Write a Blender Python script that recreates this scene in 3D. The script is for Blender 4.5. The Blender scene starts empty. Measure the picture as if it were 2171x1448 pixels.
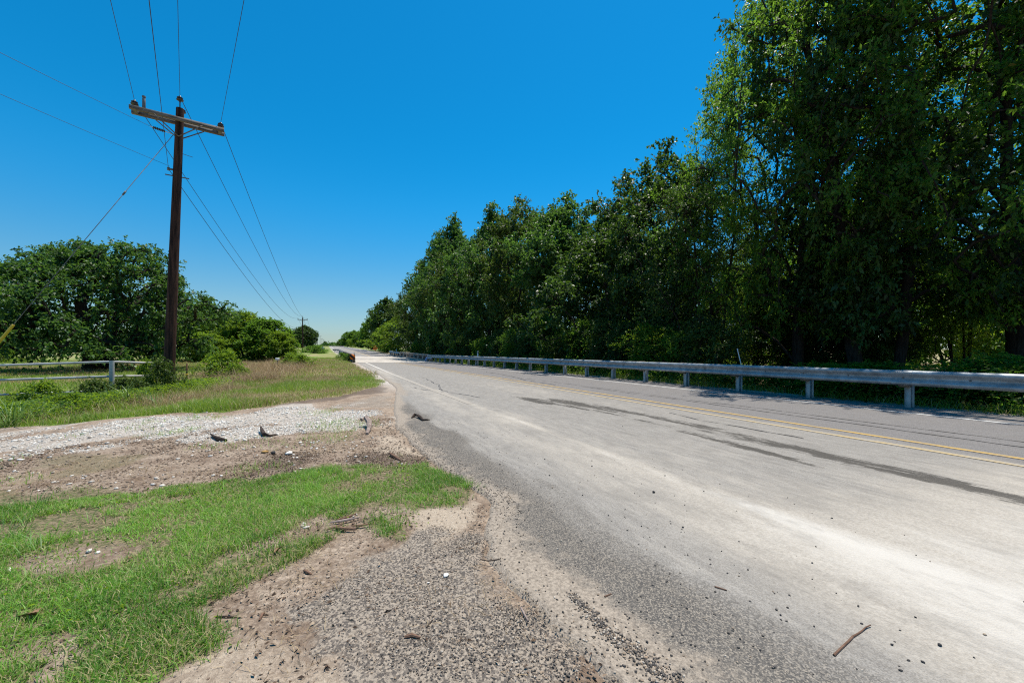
import bpy, math, random
import numpy as np
from mathutils import Vector, Matrix

# ------------------------------------------------------------------ camera, sky, sun
S = bpy.context.scene
COL = S.collection
ALPHA = math.radians(25.0)          # the camera looks 25 degrees to the right of the road
CA, SA = math.cos(ALPHA), math.sin(ALPHA)
F, CX, HZ, CH = 844.0, 1085.5, 745.0, 1.18   # focal length / centre / horizon in pixels of the 2171 px survey, eye height

cam = bpy.data.cameras.new('camera')
camo = bpy.data.objects.new('camera', cam)
COL.objects.link(camo)
cam.sensor_width = 36.0
cam.lens = 36.0 * F / 2171.0
cam.shift_y = (HZ - 724.0) / 2171.0
cam.clip_start = 0.05
cam.clip_end = 6000
camo.location = (0, 0, CH)
camo.rotation_euler = (math.radians(90), 0, -ALPHA)
S.camera = camo

SUN_EL, SUN_AZ = math.radians(73), math.radians(62)     # azimuth clockwise from +Y (the road)
w = bpy.data.worlds.new('World')
S.world = w
w.use_nodes = True
wn, wl = w.node_tree.nodes, w.node_tree.links
wn.clear()
wo = wn.new('ShaderNodeOutputWorld')
bg = wn.new('ShaderNodeBackground')
sky = wn.new('ShaderNodeTexSky')
sky.sky_type = 'NISHITA'
sky.sun_disc = False
sky.sun_elevation = SUN_EL
sky.sun_rotation = SUN_AZ
sky.altitude = 100
sky.air_density = 1.0
sky.dust_density = 0.3
sky.ozone_density = 2.5
tint = wn.new('ShaderNodeMix'); tint.data_type = 'RGBA'; tint.blend_type = 'MULTIPLY'
tint.inputs[0].default_value = 1.0
tint.inputs[7].default_value = (0.80, 1.0, 1.12, 1)
wl.new(sky.outputs[0], tint.inputs[6])
sh = wn.new('ShaderNodeSeparateColor'); sh.mode = 'HSV'
ch = wn.new('ShaderNodeCombineColor'); ch.mode = 'HSV'
wl.new(tint.outputs[2], sh.inputs[0])
def wmath(op, a_, b_):
    nd = wn.new('ShaderNodeMath'); nd.operation = op
    for i_, v_ in enumerate((a_, b_)):
        if isinstance(v_, (int, float)): nd.inputs[i_].default_value = v_
        else: wl.new(v_, nd.inputs[i_])
    return nd.outputs[0]
# a deeper, polarised blue that never clips: S' = 1 - (1 - S) ^ k
wl.new(wmath('SUBTRACT', sh.outputs[0], 0.010), ch.inputs[0])
geo = wn.new('ShaderNodeTexCoord')
sep = wn.new('ShaderNodeSeparateXYZ')
wl.new(geo.outputs['Generated'], sep.inputs[0])
mv = wn.new('ShaderNodeMapRange'); mv.interpolation_type = 'SMOOTHSTEP'
mv.inputs['From Min'].default_value = 0.0; mv.inputs['From Max'].default_value = 0.35
mv.inputs['To Min'].default_value = 0.62; mv.inputs['To Max'].default_value = 0.98
wl.new(sep.outputs[2], mv.inputs['Value'])
mk = wn.new('ShaderNodeMapRange'); mk.interpolation_type = 'SMOOTHSTEP'
mk.inputs['From Min'].default_value = -0.05; mk.inputs['From Max'].default_value = 0.50
mk.inputs['To Min'].default_value = 0.70; mk.inputs['To Max'].default_value = 3.3
wl.new(sep.outputs[2], mk.inputs['Value'])
wl.new(wmath('SUBTRACT', 1.0, wmath('POWER', wmath('SUBTRACT', 1.0, sh.outputs[1]), mk.outputs[0])), ch.inputs[1])
wl.new(wmath('MULTIPLY', sh.outputs[2], mv.outputs[0]), ch.inputs[2])
wl.new(ch.outputs[0], bg.inputs['Color'])
bg.inputs['Strength'].default_value = 0.102
wl.new(bg.outputs[0], wo.inputs[0])

sl = bpy.data.lights.new('sun', 'SUN')
sl.energy = 4.6
sl.angle = math.radians(0.53)
sl.color = (1.0, 0.93, 0.82)
so = bpy.data.objects.new('sun', sl)
COL.objects.link(so)
sdir = Vector((math.sin(SUN_AZ) * math.cos(SUN_EL), math.cos(SUN_AZ) * math.cos(SUN_EL), math.sin(SUN_EL)))
so.rotation_euler = sdir.to_track_quat('Z', 'Y').to_euler()
so.location = (0, 0, 30)

S.view_settings.view_transform = 'Standard'
S.view_settings.look = 'None'
S.view_settings.exposure = 0.47
S.view_settings.gamma = 1.0
S.render.engine = 'CYCLES'
S.cycles.filter_width = 1.15
S.cycles.max_bounces = 6
S.cycles.diffuse_bounces = 3
S.cycles.glossy_bounces = 2
S.cycles.transmission_bounces = 4
S.cycles.transparent_max_bounces = 4
S.cycles.use_denoising = False
S.cycles.caustics_reflective = False
S.cycles.caustics_refractive = False

# ------------------------------------------------------------------ helpers
def ss(a, b, x):
    t = np.clip((np.asarray(x, float) - a) / (b - a), 0, 1)
    return t * t * (3 - 2 * t)

_H = np.random.default_rng(5).random((256, 256))
def vnoise(x, y):
    x = np.asarray(x, float); y = np.asarray(y, float)
    xi = np.floor(x).astype(int); yi = np.floor(y).astype(int)
    fx = x - xi; fy = y - yi
    fx = fx * fx * (3 - 2 * fx); fy = fy * fy * (3 - 2 * fy)
    a = _H[xi & 255, yi & 255]; b = _H[(xi + 1) & 255, yi & 255]
    c = _H[xi & 255, (yi + 1) & 255]; d = _H[(xi + 1) & 255, (yi + 1) & 255]
    return (a * (1 - fx) + b * fx) * (1 - fy) + (c * (1 - fx) + d * fx) * fy - 0.5

def fbm(x, y, o=4):
    s = 0; a = 1.0
    for k in range(o):
        s = s + a * vnoise(x * 2 ** k + 17.3 * k, y * 2 ** k - 9.1 * k)
        a *= 0.5
    return s

def prof(y):
    """height of the road along its length: level, then a long rise beyond the bridge"""
    y = np.asarray(y, float)
    t = np.clip(y - 44, 0, None)
    r = 0.0182 * (np.sqrt(t * t + 64) - 8) 
    r = np.where(y > 340, 0.0182 * (np.sqrt(296.0 ** 2 + 64) - 8) - 0.004 * (y - 340), r)
    return r

def gz(x, y):
    x = np.asarray(x, float); y = np.asarray(y, float)
    wl_ = ss(-90, -30, x)
    z = prof(y) * wl_
    z = z - 0.35 * ss(-0.8, -8, x) * (1 - 0.8 * ss(35, 70, y))
    z = z - 1.1 * ss(11.9, 14.5, x) * (1 - 0.75 * ss(19, 34, x)) * (1 - ss(75, 120, y))
    far = ss(2, 12, np.hypot(x, y))
    z = z + 0.10 * fbm(x * 0.13, y * 0.13, 3) * far * np.where(x < 0.5, ss(0.5, -3, x), ss(12.2, 16, x))
    near = ss(1.2, -0.6, x)
    z = z + near * (0.035 * fbm(x * 1.3, y * 1.3, 4))
    return z

def cam2w(X, Z):
    return X * CA + Z * SA, -X * SA + Z * CA

def P3(u, v, Z):
    X = (u - CX) / F * Z
    x, y = cam2w(X, Z)
    return Vector((x, y, CH - (v - HZ) / F * Z))

def G(u, v):
    """the point of the ground seen at survey pixel u, v"""
    z = 0.0
    for _ in range(8):
        Z = (CH - z) * F / max(v - HZ, 1.0)
        x, y = cam2w((u - CX) / F * Z, Z)
        z = float(gz(x, y))
    return x, y

def UZ(u, Z):
    return cam2w((u - CX) / F * Z, Z)

def sdist(px, py, poly):
    """signed distance to a polygon, positive inside"""
    px = np.asarray(px, float); py = np.asarray(py, float)
    d = np.full(px.shape, 1e18); ins = np.zeros(px.shape, bool)
    n = len(poly)
    for i in range(n):
        ax, ay = poly[i]; bx, by = poly[(i + 1) % n]
        ex, ey = bx - ax, by - ay
        t = np.clip(((px - ax) * ex + (py - ay) * ey) / (ex * ex + ey * ey + 1e-12), 0, 1)
        d = np.minimum(d, (px - ax - t * ex) ** 2 + (py - ay - t * ey) ** 2)
        c = ((ay > py) != (by > py)) & (px < (bx - ax) * (py - ay) / (by - ay + 1e-12) + ax)
        ins ^= c
    d = np.sqrt(d)
    return np.where(ins, d, -d)

def mesh_np(name, V, faces, attrs=None, smooth=False):
    """faces: list of int arrays (n,k)"""
    me = bpy.data.meshes.new(name)
    V = np.ascontiguousarray(V, dtype=np.float32)
    me.vertices.add(len(V))
    me.vertices.foreach_set('co', V.ravel())
    faces = [f for f in faces if len(f)]
    loops = np.concatenate([f.ravel() for f in faces]).astype(np.int32)
    tot = np.concatenate([np.full(len(f), f.shape[1], np.int32) for f in faces])
    start = np.concatenate([[0], np.cumsum(tot)[:-1]]).astype(np.int32)
    me.loops.add(len(loops))
    me.loops.foreach_set('vertex_index', loops)
    me.polygons.add(len(tot))
    me.polygons.foreach_set('loop_start', start)
    me.polygons.foreach_set('loop_total', tot)
    if smooth:
        me.polygons.foreach_set('use_smooth', np.ones(len(tot), bool))
    me.update(calc_edges=True)
    for k, (dom, arr) in (attrs or {}).items():
        a = me.attributes.new(k, 'FLOAT', dom)
        a.data.foreach_set('value', np.ascontiguousarray(arr, dtype=np.float32))
    return me

def link(name, me, m=None, parent=None, loc=None):
    o = bpy.data.objects.new(name, me)
    COL.objects.link(o)
    if m is not None and not me.materials:
        me.materials.append(m)
    if parent is not None:
        o.parent = parent
    if loc is not None:
        o.location = loc
    return o

def tag(o, label=None, cat=None, group=None, kind=None):
    if label: o['label'] = label
    if cat: o['category'] = cat
    if group: o['group'] = group
    if kind: o['kind'] = kind
    return o

def thing(name, label, cat, loc=(0, 0, 0), rz=0.0, group=None):
    o = bpy.data.objects.new(name, None)
    COL.objects.link(o)
    o.location = loc
    o.rotation_euler = (0, 0, rz)
    o.empty_display_size = 0.2
    return tag(o, label, cat, group)

def dup(root, loc, rz=0.0, scale=(1, 1, 1), label=None, group=None):
    r = root.copy(); COL.objects.link(r)
    r.location = loc; r.rotation_euler = (0, 0, rz); r.scale = scale
    if label: r['label'] = label
    if group: r['group'] = group
    for ch in list(root.children):
        c = ch.copy(); COL.objects.link(c); c.parent = r
        for g in list(ch.children):
            d = g.copy(); COL.objects.link(d); d.parent = c
    return r

class MB:
    """collects simple shapes of one part into one mesh"""
    def __init__(s):
        s.v = []; s.f = {}; s.n = 0
    def add(s, V, Fs):
        for fa in Fs:
            fa = np.asarray(fa, int)
            s.f.setdefault(fa.shape[1], []).append(fa + s.n)
        V = np.asarray(V, float)
        s.v.append(V); s.n += len(V)
    def box(s, c, d, rz=0.0, M=None):
        x, y, z = [k / 2 for k in d]
        b = min(x, y, z) * 0.12
        V = []
        for sz in (-1, 1):
            for (ax, ay) in ((-1, -1), (1, -1), (1, 1), (-1, 1)):
                V.append((ax * (x - b), ay * (y - b), sz * z))
        for sz in (-1, 1):
            for (ax, ay) in ((-1, -1), (1, -1), (1, 1), (-1, 1)):
                V.append((ax * x, ay * y, sz * (z - b)))
        V = np.array(V)
        q = [(3, 2, 1, 0), (4, 5, 6, 7)]
        for i in range(4):
            j = (i + 1) % 4
            q += [(8 + i, 8 + j, 12 + j, 12 + i), (i, j, 8 + j, 8 + i), (12 + i, 12 + j, 4 + j, 4 + i)]
        if M is not None:
            V = V @ np.array(M.to_3x3()).T
        else:
            c_, s_ = math.cos(rz), math.sin(rz)
            V = np.stack([V[:, 0] * c_ - V[:, 1] * s_, V[:, 0] * s_ + V[:, 1] * c_, V[:, 2]], 1)
        s.add(V + np.array(c), [np.array(q)])
        return s
    def tube(s, pts, radii, sides=8, caps=True):
        pts = np.array([tuple(p) for p in pts], float)
        n = len(pts)
        radii = np.broadcast_to(np.asarray(radii, float), (n,))
        T = np.gradient(pts, axis=0)
        T /= np.linalg.norm(T, axis=1)[:, None] + 1e-12
        up = np.array([0, 0, 1.0]) if abs(T[0][2]) < 0.9 else np.array([1.0, 0, 0])
        V = []
        a0 = np.cross(T[0], up); a0 /= np.linalg.norm(a0)
        for i in range(n):
            a0 = a0 - T[i] * (a0 @ T[i]); a0 /= np.linalg.norm(a0) + 1e-12
            b0 = np.cross(T[i], a0)
            th = np.arange(sides) * 2 * math.pi / sides
            V.append(pts[i] + radii[i] * (np.cos(th)[:, None] * a0 + np.sin(th)[:, None] * b0))
        V = np.concatenate(V)
        q = []
        for i in range(n - 1):
            for k in range(sides):
                l = (k + 1) % sides
                q.append((i * sides + k, i * sides + l, (i + 1) * sides + l, (i + 1) * sides + k))
        Fs = [np.array(q)]
        if caps:
            Fs.append(np.array([list(range(sides))[::-1], [(n - 1) * sides + k for k in range(sides)]]))
        s.add(V, Fs)
        return s
    def lathe(s, c, prof_, sides=14, M=None):
        th = np.arange(sides) * 2 * math.pi / sides
        V = np.concatenate([np.stack([r * np.cos(th), r * np.sin(th), np.full(sides, z)], 1) for r, z in prof_])
        if M is not None:
            V = V @ np.array(M.to_3x3()).T
        n = len(prof_)
        q = [(i * sides + k, i * sides + (k + 1) % sides, (i + 1) * sides + (k + 1) % sides, (i + 1) * sides + k)
             for i in range(n - 1) for k in range(sides)]
        s.add(V + np.array(tuple(c)), [np.array(q), np.array([list(range(sides))[::-1], [(n - 1) * sides + k for k in range(sides)]])])
        return s
    def build(s, name, m, parent=None, smooth=False, attrs=None):
        V = np.concatenate(s.v)
        me = mesh_np(name, V, [np.concatenate(f) for f in s.f.values()], attrs, smooth)
        if smooth:
            try:
                me.set_sharp_from_angle(angle=math.radians(40))
            except Exception:
                pass
        return link(name, me, m, parent)

# ------------------------------------------------------------------ material helpers
class NT:
    def __init__(s, name, rough=0.8, spec=0.3):
        s.m = bpy.data.materials.new(name)
        s.m.use_nodes = True
        s.t = s.m.node_tree
        s.b = s.t.nodes['Principled BSDF']
        s.out = s.t.nodes['Material Output']
        s.b.inputs['Roughness'].default_value = rough
        s.b.inputs['Specular IOR Level'].default_value = spec
        g = s.t.nodes.new('ShaderNodeTexCoord')
        s.obj = g.outputs['Object']
    def n(s, typ, **kw):
        nd = s.t.nodes.new(typ)
        for k, v in kw.items():
            setattr(nd, k, v)
        return nd
    def l(s, a, b):
        s.t.links.new(a, b)
    def val(s, x, sock):
        if isinstance(x, (int, float)): sock.default_value = x
        elif isinstance(x, tuple): sock.default_value = (*x, 1.0) if len(x) == 3 and sock.type == 'RGBA' else x
        else: s.l(x, sock)
    def scaled(s, sc, vec=None):
        mp = s.n('ShaderNodeMapping')
        mp.inputs['Scale'].default_value = sc
        s.l(vec or s.obj, mp.inputs['Vector'])
        return mp.outputs[0]
    def noise(s, scale, detail=4, rough=0.6, vec=None, col=False):
        nd = s.n('ShaderNodeTexNoise')
        nd.inputs['Scale'].default_value = scale
        nd.inputs['Detail'].default_value = detail
        nd.inputs['Roughness'].default_value = rough
        s.l(vec or s.obj, nd.inputs['Vector'])
        return nd.outputs['Color' if col else 'Fac']
    def voro(s, scale, feature='F1', out='Distance', vec=None, rnd=1.0):
        nd = s.n('ShaderNodeTexVoronoi', feature=feature)
        nd.inputs['Scale'].default_value = scale
        nd.inputs['Randomness'].default_value = rnd
        s.l(vec or s.obj, nd.inputs['Vector'])
        return nd.outputs[out]
    def math(s, op, a, b=0.0, clamp=False):
        nd = s.n('ShaderNodeMath', operation=op, use_clamp=clamp)
        s.val(a, nd.inputs[0]); s.val(b, nd.inputs[1])
        return nd.outputs[0]
    def ramp(s, x, a, b, lo=0.0, hi=1.0):
        nd = s.n('ShaderNodeMapRange', interpolation_type='SMOOTHSTEP')
        s.val(x, nd.inputs['Value'])
        nd.inputs['From Min'].default_value = a; nd.inputs['From Max'].default_value = b
        nd.inputs['To Min'].default_value = lo; nd.inputs['To Max'].default_value = hi
        return nd.outputs[0]
    def mix(s, f, a, b, mode='MIX'):
        nd = s.n('ShaderNodeMix', data_type='RGBA', blend_type=mode)
        s.val(f, nd.inputs[0]); s.val(a, nd.inputs[6]); s.val(b, nd.inputs[7])
        return nd.outputs[2]
    def attr(s, name):
        return s.n('ShaderNodeAttribute', attribute_name=name).outputs['Fac']
    def color(s, c):
        s.val(c, s.b.inputs['Base Color'])
    def bump(s, h, strength=0.5, dist=0.01):
        nd = s.n('ShaderNodeBump')
        nd.inputs['Strength'].default_value = strength
        nd.inputs['Distance'].default_value = dist
        s.l(h, nd.inputs['Height'])
        s.l(nd.outputs[0], s.b.inputs['Normal'])

def simple(name, col, rough=0.6, spec=0.4, var=0.25, scale=6.0, metal=0.0, bump=0.0, bscale=40):
    t = NT(name, rough, spec)
    f = t.noise(scale, 5, 0.65)
    dark = tuple(c * (1 - var) for c in col); lite = tuple(min(1, c * (1 + var)) for c in col)
    t.color(t.mix(t.ramp(f, 0.3, 0.7), dark, lite))
    t.b.inputs['Metallic'].default_value = metal
    if bump: t.bump(t.noise(bscale, 4), bump, 0.01)
    return t.m

def leaf_mat(name, dark, lite, trans, tfac=0.35, rough=0.42, spec=0.35, dead=None):
    t = NT(name, rough, spec)
    tone = t.attr('tone')
    c = t.mix(t.ramp(tone, 0.0, 1.0), dark, lite)
    if dead:
        c = t.mix(t.ramp(tone, 0.93, 1.0), c, dead)
    t.color(c)
    tr = t.n('ShaderNodeBsdfTranslucent')
    t.val(t.mix(t.ramp(tone, 0.0, 1.0), tuple(k * 0.7 for k in trans), trans), tr.inputs['Color'])
    mx = t.n('ShaderNodeMixShader')
    mx.inputs[0].default_value = tfac
    t.l(t.b.outputs[0], mx.inputs[1]); t.l(tr.outputs[0], mx.inputs[2])
    t.l(mx.outputs[0], t.out.inputs['Surface'])
    return t.m

# ------------------------------------------------------------------ ground regions (world polygons surveyed from the photograph)
def poly(pts):
    return [G(u, v) for u, v in pts]

R_GRASS = poly([(-900, 1050), (0, 1040), (100, 1046), (180, 1038), (300, 1048), (345, 1028), (430, 1030), (470, 1018), (560, 1014), (640, 1005), (690, 985),
                (800, 985), (900, 985), (950, 1010), (1015, 1035), (985, 1068), (900, 1082), (870, 1105), (840, 1150), (800, 1115), (740, 1120),
                (700, 1150), (640, 1190), (600, 1215), (500, 1258), (440, 1275), (405, 1300), (450, 1340), (455, 1375), (390, 1400), (300, 1448),
                (150, 1600), (-300, 1900), (-1500, 1600)])
R_BARE1 = poly([(500, 1150), (640, 1105), (790, 1085), (880, 1092), (800, 1108), (700, 1145), (600, 1165), (520, 1175)])
R_BARE2 = poly([(110, 1175), (200, 1160), (290, 1190), (230, 1215), (130, 1220)])
R_BARE3 = poly([(60, 1400), (130, 1340), (200, 1330), (190, 1370), (120, 1430), (60, 1440)])
R_SPARSE = poly([(90, 1005), (60, 975), (170, 958), (300, 965), (310, 985), (220, 1005), (140, 1015)])
R_WHITE = poly([(-600, 915), (0, 908), (170, 899), (330, 884), (480, 874), (600, 862), (740, 858), (830, 878), (838, 906), (770, 912),
                (650, 906), (520, 914), (390, 928), (260, 936), (130, 948), (0, 960), (-600, 985)])
R_SAND1 = poly([(770, 925), (840, 908), (880, 950), (900, 975), (830, 965), (780, 950)])
R_SAND2 = poly([(860, 1145), (900, 1085), (1000, 1055), (1035, 1062), (1020, 1110), (960, 1135), (890, 1155)])
R_MILL = poly([(560, 1330), (640, 1250), (760, 1190), (900, 1150), (1030, 1110), (1060, 1190), (1130, 1270), (1220, 1335), (1300, 1402),
               (1330, 1500), (1100, 1600), (600, 1600), (700, 1400)])
R_PALE = poly([(330, 1448), (430, 1390), (520, 1330), (640, 1330), (760, 1390), (720, 1448), (640, 1600), (250, 1600)])
R_BARK = poly([(560, 856), (640, 845), (700, 838), (818, 815), (832, 826), (760, 842), (660, 856), (590, 866)])
R_GREY = poly([(700, 858), (760, 842), (834, 828), (832, 870), (800, 864)])
R_CHAR = poly([(530, 985), (600, 965), (700, 960), (860, 970), (880, 985), (720, 985), (620, 1000)])
_fld = poly([(-900, 918), (0, 906), (100, 901), (200, 892), (330, 881), (480, 873), (560, 864), (640, 850), (720, 838), (812, 818), (800, 800), (765, 783)])
R_FIELD = _fld + [(2.3, 60), (2.2, 380), (-500, 380), (-500, 12)]
R_DRY = poly([(250, 858), (360, 830), (440, 792), (480, 778), (600, 768), (660, 780), (620, 800), (500, 820), (430, 848), (340, 872)])
R_MOWN = poly([(530, 800), (600, 785), (740, 783), (770, 790), (690, 812), (560, 822)])

def soft(x, y, pg, wdt, amp, ns, seed=0.0):
    return ss(-wdt, wdt, sdist(x, y, pg) + amp * fbm(x * ns + seed, y * ns - seed, 4))

def m_grass(x, y):
    g = soft(x, y, R_GRASS, 0.06, 0.16, 3.0)
    b = np.maximum.reduce([0.9 * soft(x, y, R_BARE1, 0.10, 0.35, 4.0, 3), 0.8 * soft(x, y, R_BARE2, 0.08, 0.34, 4.5, 5), 0.85 * soft(x, y, R_BARE3, 0.08, 0.3, 4.5, 8)])
    g = g * (1 - 0.92 * b)
    s = soft(x, y, R_SPARSE, 0.1, 0.3, 3.0, 2) * 0.6
    return np.maximum(g, s)
def m_field(x, y): return soft(x, y, R_FIELD, 0.15, 0.45, 1.2, 4)
def m_white(x, y): return soft(x, y, R_WHITE, 0.45, 1.5, 1.5, 6) * (0.55 + 0.55 * ss(-5.5, -2.5, x)) * ss(-0.25, 0.25, 0.4 + fbm(x * 0.9 + 31, y * 2.2, 4) + 0.25 * ss(-5, -2, x))
def m_mill(x, y): return soft(x, y, R_MILL, 0.13, 0.35, 3.5, 9) * (1 - 0.8 * soft(x, y, R_PALE, 0.06, 0.25, 4.0, 1)) + 0.7 * soft(x, y, R_GREY, 0.3, 0.9, 1.3, 1)
def m_sand(x, y): return np.maximum.reduce([soft(x, y, R_SAND1, 0.35, 0.6, 2.5, 1) * 0.8, soft(x, y, R_SAND2, 0.12, 0.25, 5.0, 1), soft(x, y, R_PALE, 0.06, 0.15, 4.0, 1) * 0.6])
def m_char(x, y): return np.maximum(0.8 * soft(x, y, R_CHAR, 0.2, 0.8, 2.5, 7), 0.9 * soft(x, y, R_BARK, 0.25, 0.7, 1.5, 7))
def m_dry(x, y):
    d = np.maximum(soft(x, y, R_DRY, 0.6, 2.2, 0.6, 2), soft(x, y, R_MOWN, 0.5, 1.8, 0.8, 3))
    e = ss(-0.12, 0.25, fbm(x * 0.33 + 4, y * 0.33, 4)) * 0.85
    return np.maximum(d, e)

_edge = sorted([(y, x) for x, y in [G(*p) for p in ((1255, 1410), (1165, 1330), (1080, 1255), (1030, 1190), (1022, 1130), (1040, 1062), (965, 1015),
                                                     (895, 965), (838, 908), (832, 870), (838, 822), (800, 793))]] + [(-8.0, 0.9), (43.5, 2.9), (75, 2.3), (120, 1.9), (900, 1.9)])
_ey = np.array([e[0] for e in _edge]); _ex = np.array([e[1] for e in _edge])
def road_edge(y):
    y = np.asarray(y, float)
    return np.interp(y, _ey, _ex) + 0.05 * fbm(y * 2.3, y * 0 + 3, 5) + 0.03 * fbm(y * 11, y * 0 + 9, 3)

# ------------------------------------------------------------------ ground and road sheets
def grow(d0, k, end):
    a = [0.0]
    while a[-1] < end:
        a.append(a[-1] + d0 + k * a[-1])
    return np.array(a)

def grid(xs, ys, zf):
    XX, YY = np.meshgrid(xs, ys)
    V = np.stack([XX.ravel(), YY.ravel(), zf(XX.ravel(), YY.ravel())], 1)
    return V, quads(len(ys), len(xs))
def quads(ny, nx):
    i = (np.arange(ny - 1)[:, None] * nx + np.arange(nx - 1)[None, :]).ravel()
    return np.stack([i, i + 1, i + nx + 1, i + nx], 1)

xr = grow(0.04, 0.022, 1500); xl = -xr[1:][::-1]
xs = np.concatenate([xl, xr])
yr = grow(0.04, 0.022, 2500); ys = np.concatenate([-grow(0.08, 0.12, 40)[1:][::-1], yr])
V, Q = grid(xs, ys, gz)
gx, gy = V[:, 0], V[:, 1]
under = ss(-0.15, 0.25, gx - road_edge(gy)) * ss(11.6, 11.3, gx)
V[:, 2] -= 0.05 * under
t = NT('ground_soil', 0.95, 0.15)
big = t.noise(0.35, 5); med = t.noise(3.0, 6, 0.7); fine = t.noise(35, 5, 0.75); grit = t.noise(140, 3, 0.7)
soil = t.mix(t.ramp(med, 0.3, 0.7), (0.235, 0.165, 0.115), (0.52, 0.415, 0.315))
soil = t.mix(t.ramp(fine, 0.45, 0.62), t.mix(0.55, soil, (0.11, 0.075, 0.055)), soil)
soil = t.mix(t.ramp(t.voro(28), 0.0, 0.5), t.mix(0.35, soil, (0.55, 0.46, 0.37)), soil)
sand = t.mix(t.ramp(t.math('ADD', t.math('MULTIPLY', fine, 0.6), t.math('MULTIPLY', grit, 0.4)), 0.35, 0.65), (0.34, 0.27, 0.20), (0.54, 0.45, 0.35))
c = t.mix(t.ramp(t.math('ADD', t.attr('sand'), t.math('MULTIPLY', t.math('SUBTRACT', med, 0.5), 1.2)), 0.2, 1.0), soil, sand)
sp = t.voro(110, 'F1', 'Color')
millc = t.mix(t.ramp(sp, 0.25, 0.75), (0.11, 0.098, 0.088), (0.41, 0.345, 0.275))
c = t.mix(t.ramp(t.math('ADD', t.attr('mill'), t.math('MULTIPLY', t.math('SUBTRACT', t.noise(9, 5, 0.7), 0.5), 1.6)), 0.3, 0.9, 0, 0.9), c, millc)
c = t.mix(t.ramp(t.math('ADD', t.attr('white'), t.math('MULTIPLY', t.math('SUBTRACT', fine, 0.5), 1.2)), 0.4, 0.9, 0, 0.6), c,
          t.mix(t.ramp(t.voro(70, 'F1', 'Color'), 0.1, 0.9), (0.34, 0.30, 0.25), (0.66, 0.63, 0.58)))
c = t.mix(t.ramp(t.math('ADD', t.attr('burnt'), t.math('MULTIPLY', t.math('SUBTRACT', fine, 0.5), 1.6)), 0.45, 0.9, 0, 0.8), c, t.mix(t.ramp(grit, 0.35, 0.65), (0.045, 0.034, 0.027), (0.17, 0.125, 0.095)))
under_grass = t.mix(t.ramp(fine, 0.38, 0.62), (0.06, 0.085, 0.022), (0.27, 0.205, 0.13))
c = t.mix(t.ramp(t.math('ADD', t.attr('grass'), t.math('MULTIPLY', t.math('SUBTRACT', fine, 0.5), 0.8)), 0.3, 0.8, 0, 0.9), c, under_grass)
fieldc = t.mix(t.ramp(t.noise(5, 5, 0.7), 0.3, 0.7), (0.09, 0.16, 0.022), (0.20, 0.27, 0.05))
fieldc = t.mix(t.attr('dry'), fieldc, t.mix(t.ramp(t.noise(4, 5, 0.7), 0.35, 0.65), (0.24, 0.185, 0.10), (0.40, 0.32, 0.19)))
c = t.mix(t.ramp(t.math('ADD', t.attr('field'), t.math('MULTIPLY', t.math('SUBTRACT', med, 0.5), 0.6)), 0.35, 0.7), c, fieldc)
c = t.mix(t.attr('shoulder'), c, t.mix(t.ramp(fine, 0.35, 0.65), (0.30, 0.27, 0.24), (0.56, 0.51, 0.45)))
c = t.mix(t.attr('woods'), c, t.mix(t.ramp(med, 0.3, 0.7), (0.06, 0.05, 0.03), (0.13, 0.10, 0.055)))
t.color(c)
t.bump(t.math('ADD', t.math('MULTIPLY', fine, 0.7), t.math('MULTIPLY', grit, 0.3)), 0.9, 0.02)
sh = ss(-0.7, 0.0, gx - road_edge(gy)) * ss(9, 16, gy) * ss(12.5, 11.8, gx) * (0.75 + 0.6 * fbm(gx * 2, gy * 0.7))
sh = np.maximum(sh, 0.8 * ss(11.15, 11.25, gx) * ss(12.0, 11.5, gx))
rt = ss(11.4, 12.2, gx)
attrs = dict(grass=m_grass(gx, gy), white=m_white(gx, gy), mill=m_mill(gx, gy), sand=m_sand(gx, gy), burnt=m_char(gx, gy),
             field=np.maximum(m_field(gx, gy), rt), dry=np.clip(m_dry(gx, gy) + 0.6 * ss(30, 40, gx), 0, 1), shoulder=np.clip(sh, 0, 1),
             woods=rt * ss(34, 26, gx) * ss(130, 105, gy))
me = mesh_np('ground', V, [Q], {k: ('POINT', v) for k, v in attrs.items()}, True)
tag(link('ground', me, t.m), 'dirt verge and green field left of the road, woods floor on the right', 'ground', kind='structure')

# road: one sheet from its crumbled left edge to the shoulder under the guardrail
RX1 = 11.35
tt = np.concatenate([np.linspace(0, 0.45, 110), np.linspace(0.45, 1, 60)[1:]])
ryy = np.concatenate([-grow(0.06, 0.05, 9)[1:][::-1], grow(0.035, 0.018, 2000)])
E = road_edge(ryy)
RXX = E[:, None] + (RX1 + 0.04 * fbm(ryy * 3, ryy * 0, 3)[:, None] - E[:, None]) * tt[None, :]
RYY = np.repeat(ryy[:, None], len(tt), 1)
rx, ry = RXX.ravel(), RYY.ravel()
def rz_(x, y):
    crown = -0.0 * np.abs(x)
    return prof(y) * 1.0 + 0.006 + crown + 0.004 * fbm(x * 1.5, y * 0.7, 3)
Vr = np.stack([rx, ry, rz_(rx, ry) ], 1)
lip = np.repeat((tt == 0)[None, :], len(ryy), 0).ravel() | np.repeat((tt == 1)[None, :], len(ryy), 0).ravel()
Vr[lip, 2] -= 0.06
Er = np.repeat(E[:, None], len(tt), 1).ravel()
n1 = fbm(rx * 1.7, ry * 0.35, 5); n2 = fbm(rx * 0.6 + 7, ry * 0.18, 4); n3 = fbm(rx * 5 + 3, ry * 1.1, 4)
nearf = ss(24, 6, ry)
cl = np.interp(ry, [0, 12, 21, 45, 80], [2.93, 2.93, 3.07, 3.75, 3.3])      # the left edge line
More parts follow.
